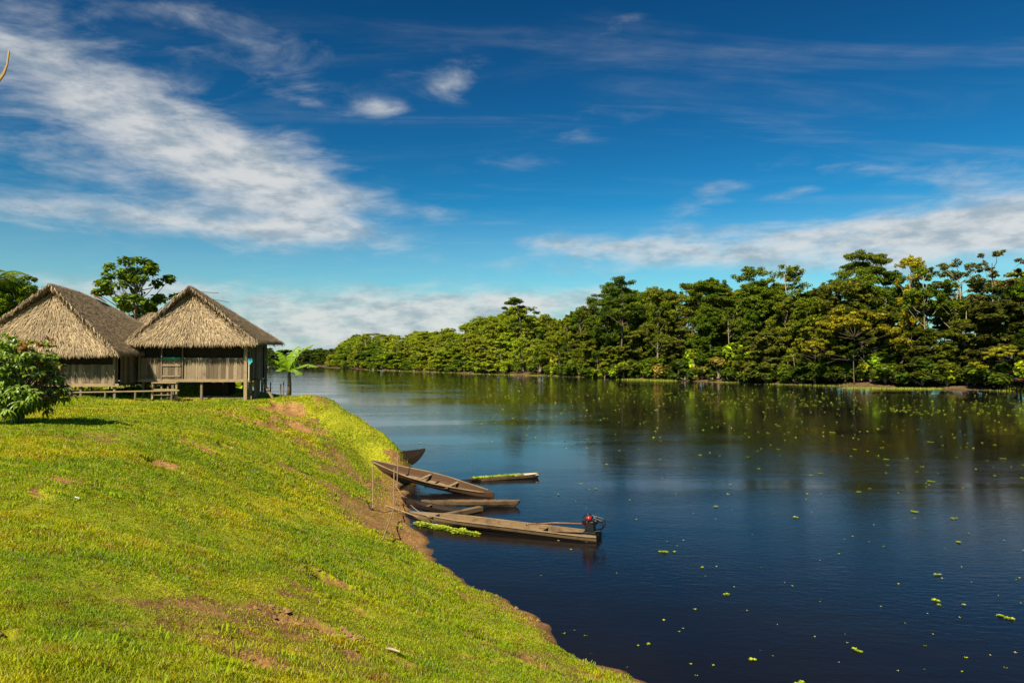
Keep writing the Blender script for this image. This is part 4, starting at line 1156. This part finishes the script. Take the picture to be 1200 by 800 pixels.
def palm(x, y, H, label, seed, fl=2.9, nf=30, name='palm_tree'):
    z = hz(x, y); root = empty(name, (x, y, z)); tag(root, label, 'palm'); r = random.Random(seed)
    MB().tube([(0, 0, -.1), (.15, 0, H * .5), (.05, 0, H)], [.16, .13, .11], 8).build('trunk', M_bark, root, True)
    mb = MB()
    for k in range(nf):
        az = k * 2.4; ang = r.uniform(.1, 1.3); pos_ = Vector((.05, 0, H)); N = 14; pts = []
        d = Vector((math.cos(az), math.sin(az), 0)); side = Vector((-d.y, d.x, 0))
        for i in range(N + 1):
            pts.append(pos_.copy()); pos_ = pos_ + (d * math.cos(ang) + Vector((0, 0, math.sin(ang)))) * fl / N; ang -= .13
        mb.tube(pts, [.025 - .0014 * i for i in range(N + 1)], 4, False)
        for i in range(2, N * 2):
            u = i / (2 * N); p = pts[i // 2].lerp(pts[min(i // 2 + 1, N)], (i % 2) / 2); L = .75 * math.sin(u * math.pi * .9 + .25) * fl / 3.2
            for sg in (1, -1):
                dd = (side * sg + d * .6 + Vector((0, 0, -.45))).normalized(); wv = d * .06
                mb.add([p - wv, p + wv, p + dd * L], [(0, 1, 2)])
    f = mb.build('crown', M_forest, root); f.color = (.07, .11, .014, 1)
    return root
palm(-42.6, 56, 8.4, 'palm at the frame edge behind the bigger hut', 4)
palm(-31.2, 58.5, 5.6, 'short palm tuft between the open-crowned tree and hut roof', 5, 1.6, 14)
for (x, y, H, c, lab) in ((-41.6, 56, 12.4, (.075, .12, .012), 'leafy green tree whose top shows just above the bigger hut'), (-44.5, 62, 13.6, (.055, .09, .012), 'dense rounded green tree behind the bigger hut'), (-46, 60, 12.8, (.075, .10, .012), 'olive tree cut by the frame edge behind the palms'), (-50, 66, 13, (.06, .09, .012), 'hidden green tree deeper behind the palms')):
    plant(PROTO['round'][len(lab) % 4], x, y, H - hz(x, y) + .6, c, lab, 'trees behind the huts', 1.1)
for px, Y, H, c, lab in ((235, 48, 2.2, (.16, .20, .02), 'sunlit green shrub seen under the floor of the waterside hut'), (277, 47, 2.1, (.16, .21, .02), 'second sunlit shrub seen under the waterside hut by its corner post'), (170, 52, 3.5, (.05, .08, .01), 'dark shrub in the gap between the huts'), (3, 44, 4.4, (.14, .16, .015), 'yellow green shrub poking above the eave of the bigger hut'), (215, 54, 3, (.07, .1, .012), 'shrub deeper behind the waterside hut')):
    plant(SHR[len(lab) % 4], (px - 600) / 800 * Y, Y, H, c, lab, 'shrubs around the huts', 1.2, cat='shrub')

# bare sapling next to the viewpoint, one twig reaching into view
sp_ = empty('bare_sapling', (-2.6, 1.35, hz(-2.6, 1.35))); tag(sp_, 'bare broken twig tip of a sapling at the top corner', 'sapling')
z0 = sp_.location.z
MB().tube([(0, 0, -.1), (.05, 0, 1.2), (-.02, .05, 2.4), (.25, .1, 3.1)], [.022, .018, .013, .009], 7).build('trunk', M_bark_dark, sp_, True)
tx, ty, tz = (-1.957 + 2.6, 2.6 - 1.35, CAM_H + (422 - 83) / 800 * 2.6 - z0)
M_twig = wood_mat('dry_twig', (.6, .4, .12), (.5, .3, .08), (.08, .05, .02), 'Z')
tw = MB().tube([(-.02, .05, 2.2), (tx - .35, ty - .3, tz - .3), (tx - .05, ty, tz - .07), (tx, ty, tz), (tx + .012, ty, tz + .035), (tx + .018, ty, tz + .088)], [.012, .009, .007, .0055, .0035, .0032], 6)
tw.add([(tx - .04, ty, tz - .05), (tx - .01, ty + .01, tz + .01), (tx - .005, ty, tz - .02)], [(0, 1, 2)])
tw.build('twig', M_twig, sp_)

# ------------------------------------------------------------------ canoes
M_hull_mud = wood_mat('muddy_canoe_wood', (.185, .12, .062), (.14, .09, .046), (.055, .035, .022), 'X', .9, .5, .85)
M_hull_dark = wood_mat('dark_wet_canoe_wood', (.022, .013, .009), (.017, .010, .007), (.03, .02, .014), 'X', .7, .4, .6)
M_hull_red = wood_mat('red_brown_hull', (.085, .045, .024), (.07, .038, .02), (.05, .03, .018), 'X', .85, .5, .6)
M_hull_tan = wood_mat('trodden_canoe_floor', (.20, .135, .07), (.17, .115, .058), (.075, .048, .026), 'X', .9, .5, .85)
M_hull_grey = wood_mat('tan_canoe_wood', (.27, .195, .115), (.20, .145, .085), (.09, .06, .038), 'X', .85, .5, .7)
def hull_mesh(L, W, D, bow=.35, stern=.25, bowrise=.2, sternrise=.1, th=.045, bowpow=.8, sternw=.35, n=34, rake=.25, floor=.55, rng=random, jag=0.0):
    """hollow hull along x, bow at +L/2; returns outer and inner skin as one mesh"""
    mb = MB(); inn_ = MB(); so_ = []; si_ = []
    for i in range(n + 1):
        u = i / n
        x = (u - .5) * L
        wb = min(1, ((1 - u) / bow)) ** bowpow if u > 1 - bow else 1
        ws = sternw + (1 - sternw) * min(1, u / stern) ** .7
        hw = max(.012, W / 2 * min(wb, ws))
        rz_ = D + bowrise * max(0, (u - .6) / .4) ** 2 + sternrise * max(0, (.3 - u) / .3) ** 2 + rng.uniform(-jag, jag)
        kz = (D + bowrise) * .85 * max(0, (u - (1 - rake)) / rake) ** 2.2 + D * .5 * max(0, (.12 - u) / .12) ** 2 * (1 if sternw < .5 else 0)
        kz = min(kz, rz_ - .05)
        hh = rz_ - kz; fl_ = floor * .8
        o = [(x, hw, rz_), (x, hw * (fl_ + (1 - fl_) * .62), kz + hh * .45), (x, hw * fl_, kz + hh * .05), (x, 0, kz), (x, -hw * fl_, kz + hh * .05), (x, -hw * (fl_ + (1 - fl_) * .62), kz + hh * .45), (x, -hw, rz_)]
        tt = min(th, hw * .5); ih = max(hw - tt, .004); kt = min(hh * .4, th)
        so_.append(o + [(x, -ih, rz_)] + [(x, ih, rz_)])
        si_.append([(x, ih - .001, rz_ - .004), (x, ih * (fl_ + (1 - fl_) * .62), kz + hh * .45), (x, ih * fl_, kz + hh * .05 + kt), (x, 0, kz + kt), (x, -ih * fl_, kz + hh * .05 + kt), (x, -ih * (fl_ + (1 - fl_) * .62), kz + hh * .45), (x, -ih + .001, rz_ - .004)])
    fo = []
    for i in range(n):
        for k in (0, 1, 2, 3, 4, 5, 6):
            fo.append((i * 9 + k, i * 9 + k + 1, (i + 1) * 9 + k + 1, (i + 1) * 9 + k))
        fo.append((i * 9 + 8, i * 9, (i + 1) * 9, (i + 1) * 9 + 8))
    for i in (0, n): fo.append(tuple(i * 9 + k for k in range(7)))
    mb.add([p for q in so_ for p in q], fo)
    fi = []
    for i in range(n):
        for k in range(6): fi.append((i * 7 + k, (i + 1) * 7 + k, (i + 1) * 7 + k + 1, i * 7 + k + 1))
    for i in (0, n): fi.append(tuple(i * 7 + k for k in range(7)))
    inn_.add([p for q in si_ for p in q], fi)
    mb.inner = inn_
    return mb
def hull(parent, m_out, m_in, *a, **k):
    h = hull_mesh(*a, **k)
    o = h.build('hull', m_out, parent); h.inner.build('lining', m_in, parent)
    return o
def floor_board(parent, mat, L, W, u0, u1, k, z, wf):
    mb = MB(); N = 20; vs = []
    for i in range(N + 1):
        u = u0 + (u1 - u0) * i / N; h = W / 2 * wf(u) * k
        vs += [((u - .5) * L, -h, z), ((u - .5) * L, h, z), ((u - .5) * L, h, z - .02), ((u - .5) * L, -h, z - .02)]
    fs = [(0, 1, 2, 3), (N * 4 + 3, N * 4 + 2, N * 4 + 1, N * 4)]
    for i in range(N):
        for q in range(4):
            fs.append((i * 4 + q, i * 4 + (q + 1) % 4, (i + 1) * 4 + (q + 1) % 4, (i + 1) * 4 + q))
    mb.add(vs, fs); return mb.build('floor_board', mat, parent)
def place_line(root, stern, bow):
    """stern and bow in world coordinates; root's x axis runs stern -> bow"""
    a, b = Vector(stern), Vector(bow); d = b - a
    root.location = (a + b) / 2
    root.rotation_euler = (0, -math.atan2(d.z, math.hypot(d.x, d.y)), math.atan2(d.y, d.x))
    return d.length
rng = random.Random(44)
def w0(px, py, z=0.0):
    Y = (CAM_H - z) * 800 / (py - 422); return Vector(((px - 600) / 800 * Y, Y, z))

# 1: motor canoe.  stern at the motor
root = empty('motor_canoe'); tag(root, 'long tan plank canoe with an outboard motor at its far end', 'canoe', 'canoes at the landing')
Lm = place_line(root, w0(701, 634, -.09), w0(480, 606, .10) )
root.rotation_euler.x = .04
hull(root, M_hull_mud, M_hull_mud, Lm, .98, .25, bow=.30, stern=.08, bowrise=.02, sternrise=.02, bowpow=.9, sternw=.82, rake=.10, floor=.8)
MB().add([(Lm * .5 - 1.15, -.36, .262), (Lm * .5 - 1.15, .36, .262), (Lm * .5 - .02, .02, .28), (Lm * .5 - .02, -.02, .28), (Lm * .5 - 1.15, -.36, .235), (Lm * .5 - 1.15, .36, .235), (Lm * .5 - .02, .02, .25), (Lm * .5 - .02, -.02, .25)],
         [(0, 1, 2, 3), (7, 6, 5, 4), (0, 4, 5, 1), (1, 5, 6, 2), (3, 2, 6, 7), (0, 3, 7, 4)]).build('bow_deck', M_hull_grey, root)
MB().box((-Lm * .5 + 2.05, 0, .2), (.24, .86, .035)).build('thwart', M_hull_grey, root)
MB().box((-Lm * .5 + .28, 0, .235), (.42, .80, .04)).build('stern_seat', M_hull_grey, root)
for sg in (1, -1):
    gp = MB(); N = 16
    pp = [((u_ / N - .5) * Lm, sg * .485 * (min(1, (1 - u_ / N) / .30) ** .9 if u_ / N > .7 else .82 + .18 * min(1, (u_ / N) / .08)), .262) for u_ in range(N)]
    for a, b in zip(pp[:-1], pp[1:]): gp.bar(a, b, .05, .035)
    gp.build('gunwale', M_hull_grey, root)
floor_board(root, M_hull_tan, Lm, .98, .04, .80, .72, .075, lambda u: min(1, ((1 - u) / .30)) ** .9)
MC = root
# the motor: long-tail engine
M_black = plain_mat('black_engine_metal', (.018, .018, .02), .45, .6)
M_red = plain_mat('red_engine_cover', (.24, .012, .010), .35, 0, .5)
M_steel = plain_mat('rusty_shaft_steel', (.18, .09, .06), .6, .3)
M_pale = plain_mat('engine_alloy', (.45, .45, .44), .4, .7)
mt = empty('outboard_motor'); mt.scale = (1.25,) * 3
mt.parent = None
mw = MC.matrix_basis.copy()
bpy.context.view_layer.update()
mloc = MC.matrix_world @ Vector((-Lm * .5 + .30, 0, .255)); mt.location = mloc; mt.rotation_euler = (0, 0, MC.rotation_euler.z)
tag(mt, 'black and red long-shaft boat engine mounted on the canoe stern', 'engine')
MB().box((0, 0, .05), (.34, .26, .06)).build('mount', M_black, mt, bevel=.01)
MB().box((0, 0, .22), (.26, .24, .28), taper=.12).build('engine_block', M_black, mt, bevel=.02)
fh = MB().tube([(.10, -.13, .25), (.10, -.20, .25)], [.14, .12], 16); fh.tube([(.10, -.20, .25), (.10, -.225, .25)], [.12, .06], 16); fh.build('fan_cover', M_red, mt, True)
MB().tube([(.02, -.10, .43), (.02, .13, .43)], [.07, .07], 14).build('fuel_tank', M_red, mt, True)
MB().tube([(.02, 0, .51), (.02, 0, .545)], .03, 10).build('tank_cap', M_black, mt)
MB().tube([(-.17, -.05, .36), (-.17, .12, .36)], .07, 12).build('muffler', M_black, mt, True)
ag = MB(); ag.tube([(-.14, -.12, .1), (-.30, -.12, .14), (-.38, -.12, .26), (-.34, -.12, .40), (-.18, -.12, .45)], .014, 6); ag.tube([(-.14, .12, .1), (-.30, .12, .14), (-.38, .12, .26), (-.34, .12, .40), (-.18, .12, .45)], .014, 6); ag.tube([(-.38, -.12, .26), (-.38, .12, .26)], .014, 6); ag.tube([(-.16, -.13, .44), (.12, -.13, .50), (.2, 0, .44)], .013, 6)
ag.build('guard_frame', M_black, mt)
MB().box((.15, .08, .34), (.10, .10, .12)).build('air_filter', M_black, mt, bevel=.01)
MB().box((.02, -.235, .25), (.03, .012, .08)).build('starter_grip', M_pale, mt)
MB().tube([(.15, 0, .26), (1.0, .03, .22), (1.75, .06, .12)], [.024, .022, .018], 8).build('drive_shaft', M_steel, mt, True)
pr = MB(); pr.tube([(1.75, .06, .12), (1.82, .063, .11)], .03, 8)
for k_ in range(2):
    a = k_ * math.pi; pr.add([(1.77, .06, .12), (1.80, .06 + .10 * math.cos(a + .3), .12 + .10 * math.sin(a + .3)), (1.78, .06 + .11 * math.cos(a - .3), .12 + .11 * math.sin(a - .3))], [(0, 1, 2)])
pr.build('propeller', M_steel, mt)
MB().tube([(-.1, .05, .3), (-.45, .15, .42), (-.62, .2, .42)], .012, 6).build('tiller', M_black, mt)

# 2: long plank canoe pulled up on the mud
root = empty('plank_canoe'); tag(root, 'longest canoe, bow pulled up on the bank, ribs inside', 'canoe', 'canoes at the landing')
L2 = place_line(root, w0(579, 587, -.20), Vector((-7.15, 34.2, .60)))
root.rotation_euler.x = -.17
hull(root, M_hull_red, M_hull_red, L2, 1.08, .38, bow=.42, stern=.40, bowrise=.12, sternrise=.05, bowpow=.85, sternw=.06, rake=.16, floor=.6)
floor_board(root, M_hull_grey, L2, 1.08, .14, .80, .56, .10, lambda u: min(min(1, ((1 - u) / .42)) ** .85, .06 + .94 * min(1, u / .4) ** .7))
for q in (.2, .32, .44, .56, .68):
    xx = (q - .5) * L2; MB().box((xx, 0, .13), (.05, .66 if .3 < q < .6 else .5, .05)).build('rib', M_hull_dark, root)
for q in (.30, .52): MB().box(((q - .5) * L2, 0, .31), (.16, .92, .03)).build('thwart', M_hull_grey, root)
for sg in (1, -1):
    gp = MB(); N = 18
    def hw2(u): return .53 * min(1, ((1 - u) / .42) ** .85 if u > .58 else 1, .06 + .94 * min(1, u / .40) ** .7)
    pp = [((u_ / N - .5) * L2, sg * hw2(u_ / N), .385 + .12 * max(0, (u_ / N - .6) / .4) ** 2 + .05 * max(0, (.3 - u_ / N) / .3) ** 2) for u_ in range(1, N)]
    for a, b in zip(pp[:-1], pp[1:]): gp.bar(a, b, .06, .03)
    gp.build('gunwale', M_hull_grey, root)

# 3: narrow dugout, 4: small half-sunk dugout, 1b: dark beached canoe behind the point
root = empty('dugout_canoe'); tag(root, 'narrow old dugout lying straight out between the two long canoes', 'canoe', 'canoes at the landing')
L3 = place_line(root, w0(494, 592, .10), w0(610, 592, -.02))
hull(root, M_hull_mud, M_hull_mud, L3, .50, .24, bow=.25, stern=.35, bowrise=.03, sternrise=.03, bowpow=.4, sternw=.10, rake=.08, floor=.7, rng=rng, jag=.01)
MB().box((.2, 0, .2), (.1, .42, .03)).build('thwart', M_hull_mud, root)
root = empty('dugout_canoe'); tag(root, 'short dark dugout with its pointed bow on the mud', 'canoe', 'canoes at the landing')
L4 = place_line(root, w0(540, 606, -.16), w0(470, 590, .16))
hull(root, M_hull_dark, M_hull_dark, L4, .62, .26, bow=.45, stern=.2, bowrise=.08, bowpow=.8, sternw=.5, rake=.2, floor=.7)
MB().box((.1, 0, .2), (.1, .5, .03)).build('thwart', M_hull_mud, root)
root = empty('beached_canoe'); tag(root, 'dark canoe bow jutting out behind the grassy point', 'canoe', 'canoes at the landing')
L5 = place_line(root, Vector((-10.2, 37.9, .1)), Vector((-4.55, 36.3, .42)))
hull(root, M_hull_dark, M_hull_dark, L5, 1.0, .75, bow=.4, stern=.3, bowrise=.18, sternrise=.1, bowpow=.75, sternw=.2, rake=.20, floor=.45)
MB().box((1.2, 0, .68), (.14, .8, .03)).build('thwart', M_hull_dark, root)

# log and poles in the water
def logob(name, a, b, r0, r1, mat, label, cat='log', n=8, group=None):
    a, b = Vector(a), Vector(b); mb = MB(); pts = [a.lerp(b, i / 5) + Vector((0, 0, rng.uniform(-.015, .015))) for i in range(6)]
    mb.tube(pts, [r0 + (r1 - r0) * i / 5 for i in range(6)], n); o = mb.build(name, mat); return tag(o, label, cat, group)
tag(MB().bar(w0(521, 603, .10), w0(564, 594, .12), .26, .16).build('beam', M_hull_mud), 'thick squared beam wedged between dugout and motor canoe', 'beam')
logob('pole', w0(498, 565, .06), w0(586, 559, .08), .05, .06, M_hull_dark, 'dark pole floating off the end of the weedy raft', 'pole')
logob('pole', (-6.0, 27.2, .62), (-3.45, 25.4, .22), .02, .02, M_beam, 'thin pole laid from the mud to the canoe bow', 'pole')
# weedy raft
root = empty('sunken_canoe'); tag(root, 'waterlogged canoe filled with green weed out on the water', 'canoe', 'canoes at the landing')
L6 = place_line(root, w0(551, 565, -.12), w0(632, 559, -.03))
hull(root, M_hull_mud, M_hull_mud, L6, .62, .24, bow=.12, stern=.25, bowrise=.04, sternrise=.02, bowpow=.35, sternw=.3, rake=.06, floor=.8)
mb = MB(); mb.box((L6 * .5 - .75, 0, .22), (1.25, .5, .05)); mb.build('pale_board', plain_mat('bleached_board', (.55, .50, .42)), root)
bpy.context.view_layer.update(); M6 = root.matrix_world.copy()
def in6(r):
    p = M6 @ Vector((r.uniform(-.46, .26) * L6, r.uniform(-.22, .22), .2)); return p.x, p.y, p.z
mat_of(in6, 520, 'yellow green weed filling the waterlogged canoe', 3, 'weed_mat')
a_, b_ = w0(489, 612), w0(562, 626)
def in_mat(r):
    u = r.random(); v = r.gauss(0, .5) * .24 * (math.sin(math.pi * min(1, u * .85 + .15)) ** .6) * (.75 + .45 * math.sin(u * 21)); p = a_.lerp(b_, u); return p.x - .2 * v * 0 + v * .45, p.y + v, 0.0
mat_of(in_mat, 900, 'dense bright green floating weed beside the motor canoe', 4)

# mooring stakes at the landing
STK = [(438, 596, 541, .0, 'mooring stake standing alone on the grass slope'), (462, 590, 548, .02, 'mooring stake nearest the plank canoe, darker foot'), (466, 570, 528, .04, 'tallest thin mooring stake beside the plank canoe')]
for px, yb_, yt_, ln_, lab in STK:
    x, y, z = ray_ground(px, yb_); h = (yb_ - yt_) / 800 * y
    logob('stake', (x, y, z - .2), (x + ln_, y, z + h), .026, .020, M_beam, lab, 'stake', 6, 'mooring stakes at the landing')
x, y, z = ray_ground(449, 634); x2, y2, z2 = ray_ground(467, 588)
logob('stake', (x, y, z + .0), (x2, y2, z2 + .25), .02, .015, M_beam, 'leaning pale stick lying up the mud slope', 'stake', 6, 'mooring stakes at the landing')
x, y, z = ray_ground(436, 597); logob('stick', (x, y, z), (x - .2, y + .15, z + .3), .02, .025, M_hull_dark, 'short dark stub beside the lone mooring stake', 'stick', 6)
# rope
x, y, z = ray_ground(463, 575)
p0 = Vector((x, y, z + .35)); p1 = w0(504, 605, .35); mb = MB()
mb.tube([p0.lerp(p1, i / 10) - Vector((0, 0, .22 * math.sin(math.pi * i / 10))) for i in range(11)], .014, 5)
tag(mb.build('mooring_rope', M_beam), 'pale rope slack between a stake and the motor canoe', 'rope')

# litter, clods and stones on the lawn
M_white = plain_mat('white_scrap', (.7, .7, .66), .6)
x, y, z = ray_ground(93, 586); tag(MB().box((x, y, z + .03), (.05, .035, .012), Euler((.3, .2, .5)).to_matrix(), jit=.01).build('paper_scrap', M_white), 'small white scrap lying in the lawn', 'litter')
x, y, z = ray_ground(462, 762); tag(MB().tube([(x - .12, y + .06, z + .03), (x, y, z + .04), (x + .1, y - .05, z + .03)], [.012, .018, .010], 6).build('wood_chip', plain_mat('pale_chip', (.34, .26, .16))), 'pale chip of wood on the slope near the bottom edge', 'litter')
M_clod = plain_mat('earth_clod', (.26, .14, .065), .95, var=.5, scale=25)
mb = MB(); rc = random.Random(77)
shore_pts = [(x0_ + (x1_ - x0_) * q_, y0_ + (y1_ - y0_) * q_, .45, 0) for (x0_, y0_), (x1_, y1_) in zip(NEAR[3:11], NEAR[4:12]) for q_ in (0, .2, .4, .6, .8)]
for _ in range(1500):
    if _ > 520: pk_ = rc.choice(shore_pts)
    else: pk_ = rc.choice([q_ for q_ in PITS if q_[3] > .45] + [(-5.2, 26, 2.0, 0), (-1.8, 8, 1.6, 0), (-3.4, 22.2, .6, 0), (-10.6, 33, 1.6, 0)]); a = rc.uniform(0, 6.28); q = pk_[2] * rc.random() ** .7 * 1.1
    x, y = pk_[0] + math.cos(a) * q, pk_[1] + math.sin(a) * q * .7; z = hz(x, y)
    if z < .1: continue
    s = rc.uniform(.015, .06); b = len(mb.v)
    vs = [(x + s * rc.uniform(.6, 1.2) * dx, y + s * rc.uniform(.6, 1.2) * dy, z + s * rc.uniform(.5, 1) * dz) for dx, dy, dz in ((1, 0, 0), (0, 1, 0), (-1, 0, 0), (0, -1, 0), (0, 0, 1), (0, 0, -.6))]
    mb.add(vs, [(0, 1, 4), (1, 2, 4), (2, 3, 4), (3, 0, 4), (1, 0, 5), (2, 1, 5), (3, 2, 5), (0, 3, 5)])
tag(mb.build('gravel', M_clod), 'crumbs and clods of red earth on the bare patches', 'soil', kind='stuff')

# prototypes nobody planted are removed
for lst in list(PROTO.values()) + [SHR]:
    for o in lst:
        if o.name not in used:
            for c in list(o.children): bpy.data.objects.remove(c)
            bpy.data.objects.remove(o)
for i_, o in enumerate(LET):
    if i_ not in usedl: bpy.data.objects.remove(o)
print('objects', len(bpy.data.objects))
